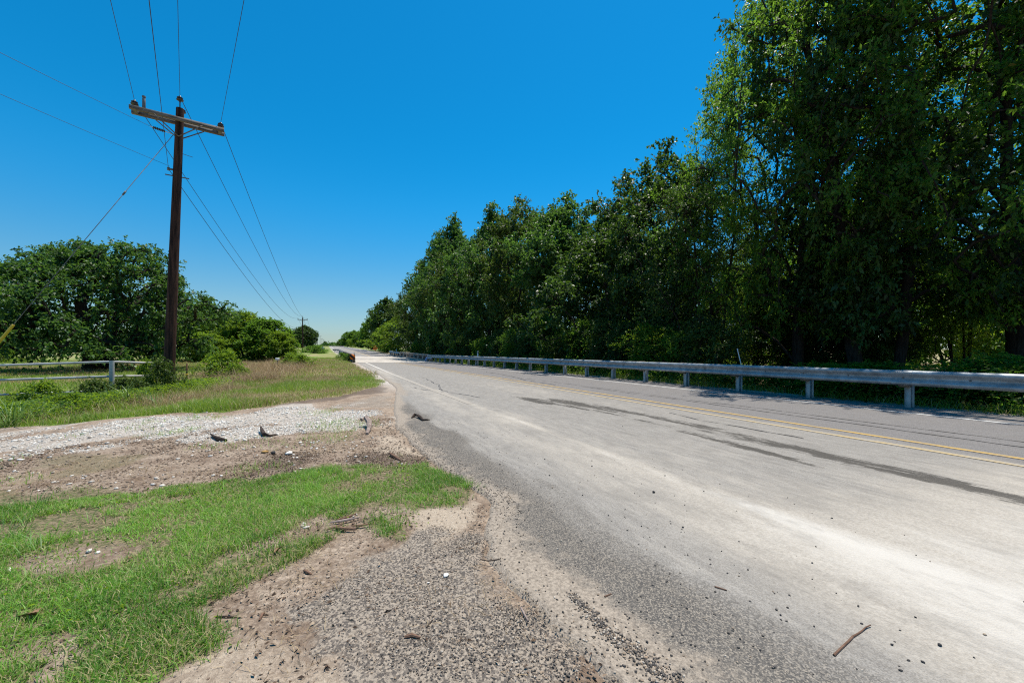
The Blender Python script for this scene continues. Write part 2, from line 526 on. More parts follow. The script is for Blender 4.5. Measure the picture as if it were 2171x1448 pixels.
dust = 0.62 * np.exp(-((rx - cl + 0.40) / 0.62) ** 2) * (0.55 + 0.45 * ss(50, 14, ry)) + 0.30 * ss(2.2, 3.2, rx) * ss(6.9, 4.2, rx) * ss(16, 8, ry)
dust = dust + 1.25 * ss(2.7, 0.3, ry) * ss(1.6, 3.0, rx) + 0.30 * np.exp(-((rx - 5.7) / 0.30) ** 2) * ss(30, 8, ry) + (0.42 + 0.5 * n3) * np.exp(-((rx - cl) / 0.09) ** 2) * ss(16, 9, ry)  # first term also paints sun glare onto the dusty near corner
dust = dust + 0.42 * n1 + 0.35 * n2 + 0.35 * n3
dust = dust * ss(7.0, 6.0, rx)
darks = ss(2.0, 1.35, rx + 0.35 * n2 + 0.35 * n3 + 0.2 * n1) * ss(13, 6, ry)
darks = darks * (0.75 + 1.0 * np.clip(0.5 + n1 + 0.6 * n3, 0, 1))
st1 = np.interp(ry, [-1, 1.1, 3.9, 6, 8.4, 9.2], [4.75, 4.9, 5.15, 5.2, 4.9, 4.55])
wet = np.exp(-((rx - st1 - 0.10 + 0.12 * n3) / (0.20 + 0.10 * ss(5, 8, ry))) ** 2) * ss(-1.5, 1.5, ry) * ss(9.2, 8.4, ry + n1)
wet += 0.75 * np.exp(-((rx - st1 + 0.42 + 0.16 * n1) / 0.13) ** 2) * ss(1.6, 3.0, ry) * ss(8.9, 7.6, ry + n1)
wet += 0.9 * np.exp(-(((rx - 4.5) / 0.22) ** 2 + ((ry - 8.6) / 0.9) ** 2))
wet = wet * (1.0 + 0.8 * n3 + 0.4 * n1 + 0.5 * fbm(rx * 14, ry * 2.5, 3))
spx, spy = G(1680, 1075)
wet += 0.6 * np.exp(-(((rx - spx) / 0.12) ** 2 + ((ry - spy) / 0.28) ** 2)) * (0.6 + 1.6 * n3)
spx, spy = G(1700, 1220)
wet += 0.4 * np.exp(-(((rx - spx) / 0.06) ** 2 + ((ry - spy) / 0.12) ** 2)) * (0.6 + 1.6 * n3)
lane = ss(6.3, 6.9, rx + 0.35 * n1)
farroad = ss(70, 90, ry)
t = NT('road_asphalt', 0.85, 0.25)
st = t.scaled((1.0, 0.22, 1.0))
stre = t.noise(14, 6, 0.7, st); agg = t.voro(175, 'F1', 'Color'); aggd = t.voro(120); fine = t.noise(60, 5, 0.75); grit = t.noise(230, 2, 0.7)
base = t.mix(t.ramp(stre, 0.3, 0.7), (0.205, 0.186, 0.163), (0.302, 0.277, 0.243))
lanec = t.mix(t.ramp(stre, 0.3, 0.7), (0.122, 0.112, 0.112), (0.17, 0.157, 0.154))
c = t.mix(t.attr('lane'), base, lanec)
c = t.mix(0.3, c, t.mix(t.ramp(agg, 0.2, 0.8), (0.08, 0.078, 0.075), (0.42, 0.40, 0.37)))
dustc = t.mix(t.ramp(fine, 0.3, 0.7), (0.305, 0.272, 0.228), (0.455, 0.412, 0.352))
dm = t.math('ADD', t.attr('dust'), t.math('ADD', t.math('MULTIPLY', t.math('SUBTRACT', stre, 0.5), 0.7), t.math('MULTIPLY', t.math('SUBTRACT', grit, 0.5), 0.8)))
c = t.mix(t.ramp(dm, 0.1, 1.25), c, dustc)
c = t.mix(t.ramp(dm, 0.95, 2.0, 0, 0.85), c, (0.55, 0.515, 0.46))  # palest step: painted sun glare on top of the dusty tone
mot = t.noise(3.2, 7, 0.78, t.scaled((1, 0.4, 1)))
c = t.mix(t.ramp(mot, 0.34, 0.56, 0.38, 0.0), c, (0.17, 0.155, 0.137))
darkc = t.mix(t.ramp(agg, 0.35, 0.95), (0.07, 0.065, 0.06), (0.29, 0.25, 0.20))
c = t.mix(t.ramp(t.math('ADD', t.attr('darkshoulder'), t.math('MULTIPLY', t.math('SUBTRACT', fine, 0.5), 1.1)), 0.15, 0.85, 0, 0.92), c, darkc)
c = t.mix(t.ramp(t.math('ADD', t.attr('soil'), t.math('ADD', t.math('MULTIPLY', t.math('SUBTRACT', t.noise(7, 6, 0.75), 0.5), 1.5), t.math('MULTIPLY', t.math('SUBTRACT', grit, 0.5), 0.8))), 0.25, 0.75, 0, 0.9), c, t.mix(t.ramp(fine, 0.35, 0.65), (0.20, 0.165, 0.13), (0.40, 0.335, 0.265)))
rag = t.noise(11, 9, 0.85, t.scaled((1, 0.2, 1)))
wm = t.math('ADD', t.attr('wet'), t.math('MULTIPLY', t.math('SUBTRACT', rag, 0.5), 2.4))
c = t.mix(t.math('MULTIPLY', t.ramp(wm, 0.30, 0.52, 0, 0.92), t.ramp(t.attr('wet'), 0.1, 0.3)), c, t.mix(t.ramp(grit, 0.4, 0.65), (0.034, 0.031, 0.027), (0.105, 0.093, 0.078)))
t.color(c)
t.bump(t.math('ADD', t.math('MULTIPLY', aggd, -0.6), t.math('MULTIPLY', fine, 0.6)), 0.7, 0.008)
me = mesh_np('road', Vr, [quads(len(ryy), len(tt))], dict(dust=('POINT', dust), darkshoulder=('POINT', darks), wet=('POINT', np.clip(wet * 0.70, 0, 0.67)), lane=('POINT', lane), soil=('POINT', ss(0.55, -0.05, rx - Er + 0.25 * n3) * ss(30, 12, ry))), True)
ROADMAT = t.m
tag(link('road', me, t.m), 'dusty two lane asphalt road running to the horizon', 'road', kind='structure')

def strip(name, xf, wdt, y0, y1, m, lift, label, step=0.5, jag=0.0):
    yy = np.arange(y0, y1 + 1e-6, step)
    xc = xf(yy) if callable(xf) else np.full(len(yy), float(xf))
    a = np.stack([xc - wdt / 2 + jag * fbm(yy * 5, yy * 0, 3), yy], 1); b = np.stack([xc + wdt / 2 + jag * fbm(yy * 5, yy * 0 + 7, 3), yy], 1)
    Vs = np.empty((len(yy) * 2, 3))
    Vs[0::2, :2] = a; Vs[1::2, :2] = b
    Vs[:, 2] = rz_(Vs[:, 0], Vs[:, 1]) + lift
    i = np.arange(len(yy) - 1) * 2
    me = mesh_np(name, Vs, [np.stack([i, i + 1, i + 3, i + 2], 1)])
    return tag(link(name, me, m), label, 'road marking', kind='structure')

def paint(name, col, under_col, wear, fade=None):
    t = NT(name, 0.75, 0.25)
    f = t.noise(9, 6, 0.75, t.scaled((1, 0.35, 1))); g = t.noise(120, 3, 0.8)
    m_ = t.ramp(t.math('ADD', t.math('MULTIPLY', f, 0.6), t.math('MULTIPLY', g, 0.4)), wear - 0.12, wear + 0.10)
    if fade:
        sp_ = t.n('ShaderNodeSeparateXYZ'); t.l(t.obj, sp_.inputs[0]); m_ = t.math('MULTIPLY', m_, t.ramp(sp_.outputs[1], fade[0], fade[1]))
    t.color(t.mix(m_, under_col, t.mix(t.ramp(g, 0.3, 0.7), tuple(k * 0.85 for k in col), col)))
    t.bump(t.voro(120), 0.5, 0.006)
    return t.m
p_yel = paint('paint_yellow', (0.50, 0.33, 0.10), (0.22, 0.20, 0.175), 0.46)
p_yel2 = paint('paint_yellow_dusty', (0.48, 0.345, 0.14), (0.34, 0.31, 0.265), 0.51)
p_wht = paint('paint_white', (0.62, 0.62, 0.60), (0.22, 0.21, 0.205), 0.47)
p_wht2 = paint('paint_white_dusty', (0.66, 0.62, 0.55), (0.33, 0.295, 0.25), 0.47, (12, 34))
p_tar = simple('tar_seal', (0.055, 0.052, 0.052), 0.6, 0.4)
strip('yellow_centre_line', 6.90, 0.105, -6, 43.2, p_yel, 0.005, 'crisp yellow centre line nearer the guardrail')
strip('yellow_centre_line', 6.47, 0.105, -6, 43.0, p_yel2, 0.005, 'dusty worn yellow centre line nearer the verge')
strip('yellow_centre_line', 6.72, 0.35, 72, 300, p_yel2, 0.005, 'faint yellow centre lines climbing away beyond the bridge', 4)
strip('white_edge_line', 10.05, 0.11, -6, 45, p_wht, 0.005, 'white edge line along the guardrail side')
strip('white_edge_line', lambda y: np.interp(y, [0, 12, 21, 45], [2.93, 2.93, 3.07, 3.75]), 0.16, 8.5, 45, p_wht2, 0.005, 'dusty white edge line along the left side')
strip('white_edge_line', lambda y: np.interp(y, [70, 120, 340], [3.4, 2.6, 2.6]), 0.2, 70, 335, p_wht2, 0.005, 'white edge line left of the rising road', 3)
strip('white_edge_line', 10.1, 0.2, 66, 335, p_wht2, 0.005, 'white edge line right of the rising road', 3)
strip('tar_seam', lambda y: 7.75 + 0.05 * fbm(y * 0.5, y * 0, 3), 0.028, -3, 11, p_tar, 0.0045, 'thin dark tar seam along the right lane', 0.1, 0.03)
strip('tar_seam', lambda y: 8.2 - 0.03 * y + 0.12 * fbm(y * 0.4, y * 0 + 4, 3), 0.022, 1, 16, p_tar, 0.0045, 'second faint tar seam nearer the white line', 0.1, 0.03)
strip('tar_seam', lambda y: 7.3 + 0.9 * ss(13, 20, y) + 0.1 * fbm(y * 0.5, y * 0 + 8, 3), 0.05, 12, 21, p_tar, 0.0045, 'curved dark skid mark crossing the centre lines', 0.1, 0.05)

strip('crack', lambda y: 3.3 + 0.10 * (y - 12) + 0.3 * fbm(y * 0.5, y * 0 + 12, 4), 0.03, 11, 17.5, p_tar, 0.0045, 'thin curved crack in the left lane towards the bridge', 0.1, 0.06)
strip('crack', lambda y: 2.6 + 0.9 * ss(13, 9.5, y) + 0.15 * fbm(y * 0.9, y * 0 + 15, 4), 0.022, 9.5, 13, p_tar, 0.0045, 'short crack crossing the dusty left edge line', 0.1, 0.05)
strip('crack', lambda y: 5.75 + 0.25 * fbm(y * 0.7, y * 0 + 18, 4), 0.018, 3.2, 5.6, p_tar, 0.0045, 'short hairline crack beside the dusty yellow line', 0.08, 0.04)
# bridge deck: a skewed pale concrete slab
t = NT('bridge_concrete', 0.85, 0.25)
f = t.noise(1.2, 6, 0.7, t.scaled((1, 0.3, 1))); g = t.noise(40, 4, 0.7)
c = t.mix(t.ramp(f, 0.3, 0.7), (0.40, 0.36, 0.31), (0.58, 0.53, 0.46))
t.color(t.mix(t.ramp(g, 0.45, 0.6, 0.25, 0), c, (0.2, 0.18, 0.16)))
DECK = t.m
def skew_sheet(name, Za, Zb, x0, x1, m, lift, label, cat='bridge deck'):
    nx, ny = 12, 24
    Vd = []
    for j in range(ny + 1):
        Z = Za + (Zb - Za) * j / ny
        for i in range(nx + 1):
            x = x0 + (x1 - x0) * i / nx
            y = (Z - x * SA) / CA
            Vd.append((x, y, float(rz_(x, y)) + lift))
    me = mesh_np(name, np.array(Vd), [quads(ny + 1, nx + 1)])
    return tag(link(name, me, m), label, cat, kind='structure')
skew_sheet('bridge_deck', 41.3, 66, 2.75, 10.85, DECK, 0.012, 'pale concrete bridge deck across the road')
JNT = simple('joint_dark', (0.06, 0.055, 0.05), 0.8)
skew_sheet('expansion_joint', 53.0, 53.5, 2.8, 10.8, JNT, 0.017, 'dark expansion joint across the bridge deck', 'joint')

# ------------------------------------------------------------------ shared materials
M_GALV = simple('galvanised_steel', (0.29, 0.315, 0.33), 0.48, 0.5, 0.28, 5.0, 0.25)
M_POST = simple('galvanised_post', (0.36, 0.38, 0.38), 0.5, 0.4, 0.18, 5.0, 0.35)
M_BLOCK = simple('wood_block', (0.16, 0.13, 0.10), 0.85, 0.2)
M_BOLT = simple('dark_bolt', (0.12, 0.12, 0.12), 0.5, 0.4)
M_OLDCONC = simple('old_concrete', (0.34, 0.29, 0.235), 0.9, 0.2, 0.4, 1.6, bump=0.6)
M_SHADECONC = simple('shaded_concrete', (0.10, 0.088, 0.075), 0.9, 0.2, 0.45, 1.6, bump=0.6)  # bridge concrete with the shade darkened into its colour
M_WHITE = simple('white_plastic', (0.66, 0.67, 0.68), 0.5, 0.4, 0.08)
M_PIPE = NT('white_painted_pipe', 0.5, 0.4)
_f = M_PIPE.noise(7, 6, 0.75)
M_PIPE.color(M_PIPE.mix(M_PIPE.ramp(_f, 0.6, 0.72), M_PIPE.mix(M_PIPE.ramp(M_PIPE.noise(2, 3), 0.3, 0.7), (0.34, 0.33, 0.31), (0.50, 0.49, 0.465)), (0.20, 0.13, 0.09)))
M_PIPE = M_PIPE.m
M_HOLE_SHADE = simple('pipe_hole_shade', (0.03, 0.022, 0.018), 0.9)  # colour of the hollow's shade at the pipe ends
M_RUST = simple('rusty_steel', (0.14, 0.075, 0.045), 0.85, 0.2, 0.4, 9)
M_PORC = simple('glazed_insulator', (0.075, 0.06, 0.055), 0.3, 0.6)
M_STEELD = simple('weathered_steel', (0.16, 0.16, 0.16), 0.6, 0.4)
M_WIRE = simple('power_wire', (0.045, 0.045, 0.05), 0.6, 0.4)
M_YEL = simple('yellow_plastic', (0.72, 0.47, 0.03), 0.45, 0.4, 0.1)
t = NT('creosote_pole', 0.85, 0.2)
f = t.noise(18, 6, 0.75, t.scaled((1, 1, 0.06)))
c = t.mix(t.ramp(f, 0.35, 0.65), (0.016, 0.008, 0.006), (0.098, 0.045, 0.029))
t.color(c); t.bump(f, 0.8, 0.02)
M_POLE = t.m
t = NT('weathered_crossarm', 0.9, 0.15)
f = t.noise(26, 6, 0.75, t.scaled((0.06, 1, 1)))
t.color(t.mix(t.ramp(f, 0.35, 0.65), (0.085, 0.068, 0.055), (0.29, 0.25, 0.21))); t.bump(f, 0.8, 0.01)
M_ARM = t.m

# ------------------------------------------------------------------ guardrails
WP = [(0, .156), (.03, .150), (.08, .118), (.083, .09), (.075, .07), (.012, .03), (0, .0), (.012, -.03), (.075, -.07), (.083, -.09), (.08, -.118), (.03, -.150), (0, -.156)]
TP = [(0, .156), (.03, .150), (.08, .118), (.083, .09), (.075, .07), (.012, .03), (0, .0), (.012, -.03), (.075, -.07), (.083, -.09), (.075, -.11), (.012, -.15), (0, -.18),
      (.012, -.21), (.075, -.25), (.083, -.27), (.08, -.30), (.03, -.335), (0, -.34)]
def beam_mesh(mb, path, profile, zc, out=-1):
    """path: list of (x, y); the profile bulges towards -x (out=-1)"""
    P = np.array(path, float)
    T = np.gradient(P, axis=0); T /= np.linalg.norm(T, axis=1)[:, None]
    Nn = np.stack([T[:, 1], -T[:, 0]], 1) * -out
    pr = [(d, z) for d, z in profile] + [(d - 0.006, z) for d, z in profile[::-1]]
    m = len(pr); Vb = []
    for i, (px_, py_) in enumerate(P):
        base = float(prof(py_))
        for d, z in pr:
            Vb.append((px_ - Nn[i][0] * d, py_ - Nn[i][1] * d, base + zc + z))
    q = []
    for i in range(len(P) - 1):
        for k in range(m):
            l = (k + 1) % m
            q.append((i * m + k, i * m + l, (i + 1) * m + l, (i + 1) * m + k))
    mb.add(Vb, [np.array(q), np.array([list(range(m)), [(len(P) - 1) * m + k for k in range(m)][::-1]])])

def post_mesh(h, bx, depth=0.15, fl=0.10):
    mb = MB()                                     # steel I post, flange towards the road
    mb.box((-depth / 2, 0, h / 2 - 0.3), (0.010, fl, h + 0.6))
    mb.box((depth / 2, 0, h / 2 - 0.3), (0.010, fl, h + 0.6))
    mb.box((0, 0, h / 2 - 0.3), (depth - 0.011, 0.008, h + 0.6))
    return mb
gr = thing('guardrail', 'long galvanised guardrail along the right road edge, nearest the camera', 'guardrail', (11.1, 4.05, 0))
inv = Matrix.Translation((-11.1, -4.05, 0))
mb = MB(); yy = np.arange(-7.6, 44.6, 0.9525)
beam_mesh(mb, [(10.83, y) for y in yy] + [(10.83, 44.7)], WP, 0.635)
rail = mb.build('rail', M_GALV, gr, False); rail.data.transform(inv)
SPL = [(d + 0.005, z * 1.012) for d, z in WP]
sp0 = None
for n in range(-6, 22, 2):
    if sp0 is None:
        mb = MB(); beam_mesh(mb, [(10.83, -0.16), (10.83, 0.16)], SPL, 0.635); sp0 = mb.build('rail_splice', M_GALV, rail, True)
        sp0.data.transform(Matrix.Translation((-10.83, 0, 0))); sp0.location = (-0.27, 1.905 * n, 0)
    else:
        c_ = sp0.copy(); COL.objects.link(c_); c_.parent = rail; c_.location = (-0.27, 1.905 * n, 0)
mb = MB(); beam_mesh(mb, [(10.83, 44.72), (10.83, 46.0), (10.83, 46.9)], TP, 0.635)
e = mb.build('end_section', M_GALV, gr); e.data.transform(inv)
p0 = blk0 = b0 = None
for i, n in enumerate(range(-6, 23)):
    y = 4.05 + 1.905 * n
    if p0 is None:
        p0 = post_mesh(0.74, 0).build('post', M_POST, gr)
        mb = MB(); mb.box((-0.1775, 0, 0.62), (0.19, 0.15, 0.36)); blk0 = mb.build('spacer_block', M_BLOCK, gr)
        mb = MB(); mb.lathe((0, 0, 0), [(0.016, 0), (0.016, 0.008), (0.009, 0.014)], 8, Matrix.Rotation(-math.pi / 2, 4, 'Y')); b0 = mb.build('bolt', M_BOLT, rail)
        for o in (p0, blk0): o.location = (0, y - 4.05, 0)
        b0.location = (-0.274, y - 4.05, 0.635)
    else:
        for o, L in ((p0, (0, y - 4.05, 0)), (blk0, (0, y - 4.05, 0))):
            c_ = o.copy(); COL.objects.link(c_); c_.parent = gr; c_.location = L
        for dy in (0, 0.9525):
            c_ = b0.copy(); COL.objects.link(c_); c_.parent = rail; c_.location = (-0.276, y - 4.05 - dy, 0.635)

def far_rail(name, path, label, side, m=M_GALV):
    y0 = path[0][1]; x0 = path[0][0]; z0 = float(prof(y0))
    g_ = thing(name, label, 'guardrail', (x0, y0, z0))
    mb = MB(); beam_mesh(mb, path, WP, 0.635, side)
    r_ = mb.build('rail', m, g_, True); r_.data.transform(Matrix.Translation((-x0, -y0, -z0)))
    for i, (px_, py_) in enumerate(path[:-1]):
        o = p0.copy(); COL.objects.link(o); o.parent = g_
        o.location = (px_ - x0 - side * 0.09, py_ - y0, float(prof(py_)) - z0)
    return g_
pth = [(10.85 + 0.0 * k, 67.2 + 1.9 * k) for k in range(6)] + [(10.95, 78.6), (11.2, 80.5), (11.6, 82.4), (12.2, 84.2)]
far_rail('guardrail', pth, 'short flared guardrail at the far right end of the bridge', -1)
pth = [(2.65, 71.5 + 2.0 * k) for k in range(14)] + [(2.3, 99.5), (1.9, 101.3), (1.3, 103)]
far_rail('guardrail', pth, 'dark overgrown guardrail beyond the left bridge wall', 1, M_STEELD)

# bridge walls: old concrete rails with recessed panels
def parapet(name, x, y0, y1, h, thick, m, label, npan, inner):
    z0 = float(prof((y0 + y1) / 2))
    r = thing(name, label, 'bridge wall', (x, y0, float(prof(y0))))
    L = y1 - y0
    slope = math.atan2(float(prof(y1) - prof(y0)), L)
    M = Matrix.Rotation(slope, 4, 'X')
    def bx(nm, c, d, mt=m):
        mb = MB(); mb.box((0, 0, 0), d, M=M)
        o = mb.build(nm, mt, r)
        v = M @ Vector(c); o.location = v
        return o
    bx('base', (0, L / 2, 0.02), (thick + 0.06, L, 0.30))
    bx('top_beam', (0, L / 2, h - 0.11), (thick, L, 0.22))
    for k in range(npan + 1):
        bx('pier', (0, 0.22 + (L - 0.44) * k / npan, (h - 0.22 + 0.17) / 2), (thick + 0.04, 0.44, h - 0.22 - 0.17))
    bx('panel', (0, L / 2, (h - 0.22 + 0.17) / 2), (thick * 0.5, L - 0.3, h - 0.22 - 0.17), M_SHADECONC)  # recess shade put into the panel colour
    return r
parapet('bridge_parapet', 11.05, 47.0, 66.5, 0.82, 0.30, M_OLDCONC, 'old brown concrete bridge wall on the right past the long guardrail', 7, -1)
parapet('bridge_parapet', 2.60, 45.0, 70.5, 0.82, 0.30, M_SHADECONC, 'dark vine covered bridge wall on the left', 9, 1)

# ------------------------------------------------------------------ delineators, markers, signs
def stake(name, base, top, wdt, m, label):
    b, tp = Vector(base), Vector(top)
    r = thing(name, label, 'marker post', b)
    d = tp - b
    M = d.to_track_quat('Z', 'Y').to_matrix().to_4x4()
    mb = MB(); mb.box((0, 0, 0), (wdt, wdt * 0.35, d.length), M=M @ Matrix.Rotation(-ALPHA, 4, 'Z'))
    o = mb.build('stake', m, r); o.location = d / 2
    mb = MB(); mb.box((0, 0, 0), (wdt * 0.8, 0.01, 0.12), M=M @ Matrix.Rotation(-ALPHA, 4, 'Z'))
    o = mb.build('reflector', M_STEELD, r); o.location = d * 0.92 + Vector((-0.01, -0.03, 0))
    return r
q = P3(1563, 739, 12.1); b = P3(1572, 776, 12.1)
dd = (b - q); stake('delineator_post', b + dd * 0.6, q, 0.06, M_WHITE, 'white leaning delineator stake behind the guardrail, nearest one')
x, y = UZ(1013, 32.6); stake('delineator_post', (x, y, -0.1), (x, y, 1.2), 0.11, M_WHITE, 'thin white delineator stake behind the middle of the guardrail')
x, y = UZ(835, 76); z = float(prof(y)); stake('delineator_post', (x + 0.5, y, z), (x + 0.5, y, z + 1.25), 0.13, M_WHITE, 'distant white delineator stake by the flared guardrail')
x, y = 2.65, 45.3; stake('delineator_post', (x, y, 0.3), (x + 0.02, y, 1.05), 0.12, M_STEELD, 'dark grey stake on the end of the left bridge wall')

def rounded_panel(pts, th, M):
    """prism of an outline in the x-z plane, turned by M"""
    n = len(pts)
    V = np.array([(p[0], -th / 2, p[1]) for p in pts] + [(p[0], th / 2, p[1]) for p in pts]) @ np.array(M.to_3x3()).T
    q = [(k, (k + 1) % n, n + (k + 1) % n, n + k) for k in range(n)]
    return V, [np.array(q), np.array([list(range(n))[::-1], [n + k for k in range(n)]])]
# orange and black hazard board at the left bridge end
x, y = UZ(747, 41.5); 
r = thing('hazard_marker', 'orange and black diagonal striped hazard board at the left bridge end', 'marker', (x, y, float(gz(x, y))))
t = NT('hazard_stripes', 0.5, 0.3)
sx = t.n('ShaderNodeSeparateXYZ'); t.l(t.obj, sx.inputs[0])
wv = t.math('FRACT', t.math('ADD', t.math('MULTIPLY', t.math('ADD', t.math('MULTIPLY', sx.outputs[0], 1.0), t.math('MULTIPLY', sx.outputs[2], 1.0)), 1.9), 0.32))
t.color(t.mix(t.math('GREATER_THAN', wv, 0.6), (0.02, 0.015, 0.012), (0.62, 0.17, 0.02)))
mb = MB(); V_, F_ = rounded_panel([(-.27, -.27), (.27, -.27), (.27, .27), (-.27, .27)], 0.02, Matrix.Rotation(0, 4, 'Z')); mb.add(V_, F_)
o = mb.build('striped_panel', t.m, r); o.location = (0, 0, 0.62); o.rotation_euler = (0, 0, -0.3)
mb = MB(); mb.box((0, 0.03, 0.35), (0.06, 0.03, 1.1)); mb.build('post', M_STEELD, r)
# orange diamond work sign far right
x, y = UZ(795.5, 105); z = float(gz(x, y))
M_OR = simple('orange_sign_face', (0.70, 0.13, 0.03), 0.5, 0.3, 0.1)
M_BLUE = simple('blue_grey_sign_back', (0.075, 0.10, 0.20), 0.5, 0.3, 0.15)
def diamond(h, cut):
    return [(-h + cut, -cut), (-cut, -h + cut), (cut, -h + cut), (h - cut, -cut), (h - cut, cut), (cut, h - cut), (-cut, h - cut), (-h + cut, cut)]
def sign(name, x, y, z, h, zc, m, label, rz, cut):
    r = thing(name, label, 'road sign', (x, y, z), rz)
    mb = MB(); V_, F_ = rounded_panel(diamond(h, cut), 0.02, Matrix.Identity(4)); mb.add(V_, F_)
    o = mb.build('sign_panel', m, r); o.location = (0, -0.03, zc)
    mb = MB(); mb.box((0, 0.02, zc / 2), (0.06, 0.06, zc + 0.6)); mb.build('post', M_STEELD, r)
    mb = MB()
    for a in (-1, 1):
        mb.tube([(0, 0.05, 0.35), (a * 0.5, 0.25, 0.02)], 0.02, 6)
    mb.build('stand', M_STEELD, r)
    return r
sign('road_sign', x, y, z, 0.72, 0.95, M_OR, 'orange diamond work sign beside the far trees on the right', -0.25, 0.16)
x, y = UZ(684.5, 92); sign('road_sign', x, y, float(gz(x, y)), 0.52, 0.85, M_BLUE, 'blue grey back of a small sign on the left verge', -0.3, 0.12)
# pale panel leaning on the right bridge wall
x, y = 10.72, 46.9
r = thing('leaning_panel', 'pale blue and white bent panel leaning against the right bridge wall end', 'panel', (x, y, 0.02))
t = NT('pale_blue_sheet', 0.5, 0.3); f = t.noise(4, 3); t.color(t.mix(t.ramp(f, 0.4, 0.6), (0.20, 0.30, 0.62), (0.66, 0.70, 0.80)))
mb = MB(); V_, F_ = rounded_panel([(-.22, 0), (.02, 0), (.16, .25), (.24, .55), (.12, .62), (-.06, .42), (-.2, .15)], 0.03, Matrix.Rotation(-0.2, 4, 'X')); mb.add(V_, F_)
mb.build('sheet', t.m, r)
# small white marker box at the edge of the weeds
x, y = UZ(588, 33); z = float(gz(x, y))
r = thing('marker_box', 'small white utility box on a post in front of the bushes', 'utility box', (x, y, z))
zt = CH - (761.5 - HZ) / F * 33
mb = MB(); mb.box((0, 0, (zt - z)), (0.28, 0.24, 0.2)); mb.build('box', M_WHITE, r)
mb = MB(); mb.box((0, 0, (zt - z) / 2), (0.09, 0.09, zt - z)); mb.build('post', M_STEELD, r)

# ------------------------------------------------------------------ pipe fence
fr = thing('pipe_fence', 'white painted pipe rail fence beside the gravel drive', 'fence', (0, 0, 0))
A = P3(237, 767, 10.5); B = P3(327, 770, 12.2)
Lx, Ly = UZ(0, 10.45)
dirv = (Vector((Lx, Ly, 0)) - Vector((A.x, A.y, 0))).normalized()
C0 = A + dirv * 3.4; D0 = A + dirv * 6.8
fr.location = (A.x, A.y, float(gz(A.x, A.y)))
off = fr.location
def loc(v): return Vector(v) - off
zt = A.z
ends = [(A, zt), (B, B.z), (C0, zt - 0.11), (D0, zt - 0.22)]
for p_, z_ in ends:
    g_ = float(gz(p_.x, p_.y))
    mb = MB(); mb.tube([loc((p_.x, p_.y, g_ - 0.3)), loc((p_.x, p_.y, z_ + 0.03))], 0.052, 14)
    o = mb.build('post', M_PIPE, fr, True)
    mb = MB(); mb.lathe(loc((p_.x, p_.y, z_ + 0.031)), [(0.044, 0), (0.044, 0.004)], 12); mb.build('shaded_pipe_end', M_HOLE_SHADE, o)  # dark disc paints the shade inside the open pipe
for k, dz in enumerate((0.0, 0.385, 0.77)):
    for (p_, za), (q_, zb) in ((ends[0], ends[2]), (ends[2], ends[3]), (ends[0], ends[1])):
        if k == 2 and q_ is B: continue
        a_ = Vector((p_.x, p_.y, za - dz)); b_ = Vector((q_.x, q_.y, zb - dz)); d_ = (b_ - a_).normalized() * 0.04
        mb = MB(); mb.tube([loc(a_ + d_), loc(b_ - d_)], 0.031, 12); mb.build('rail', M_PIPE, fr, True)
x, y = UZ(396, 15.0); z = float(gz(x, y))
r = thing('fence_post', 'rusty steel stake just right of the big utility pole', 'fence post', (x, y, z))
zt = CH - (770 - HZ) / F * 15.0 - z
mb = MB(); mb.box((0, 0, zt / 2), (0.05, 0.012, zt)); mb.box((0, 0.025, zt / 2), (0.01, 0.04, zt)); mb.build('steel_bar', M_RUST, r)
mb = MB(); mb.box((0, -0.01, zt * 0.55), (0.07, 0.02, 0.05)); mb.build('wire_clip', M_YEL, r)

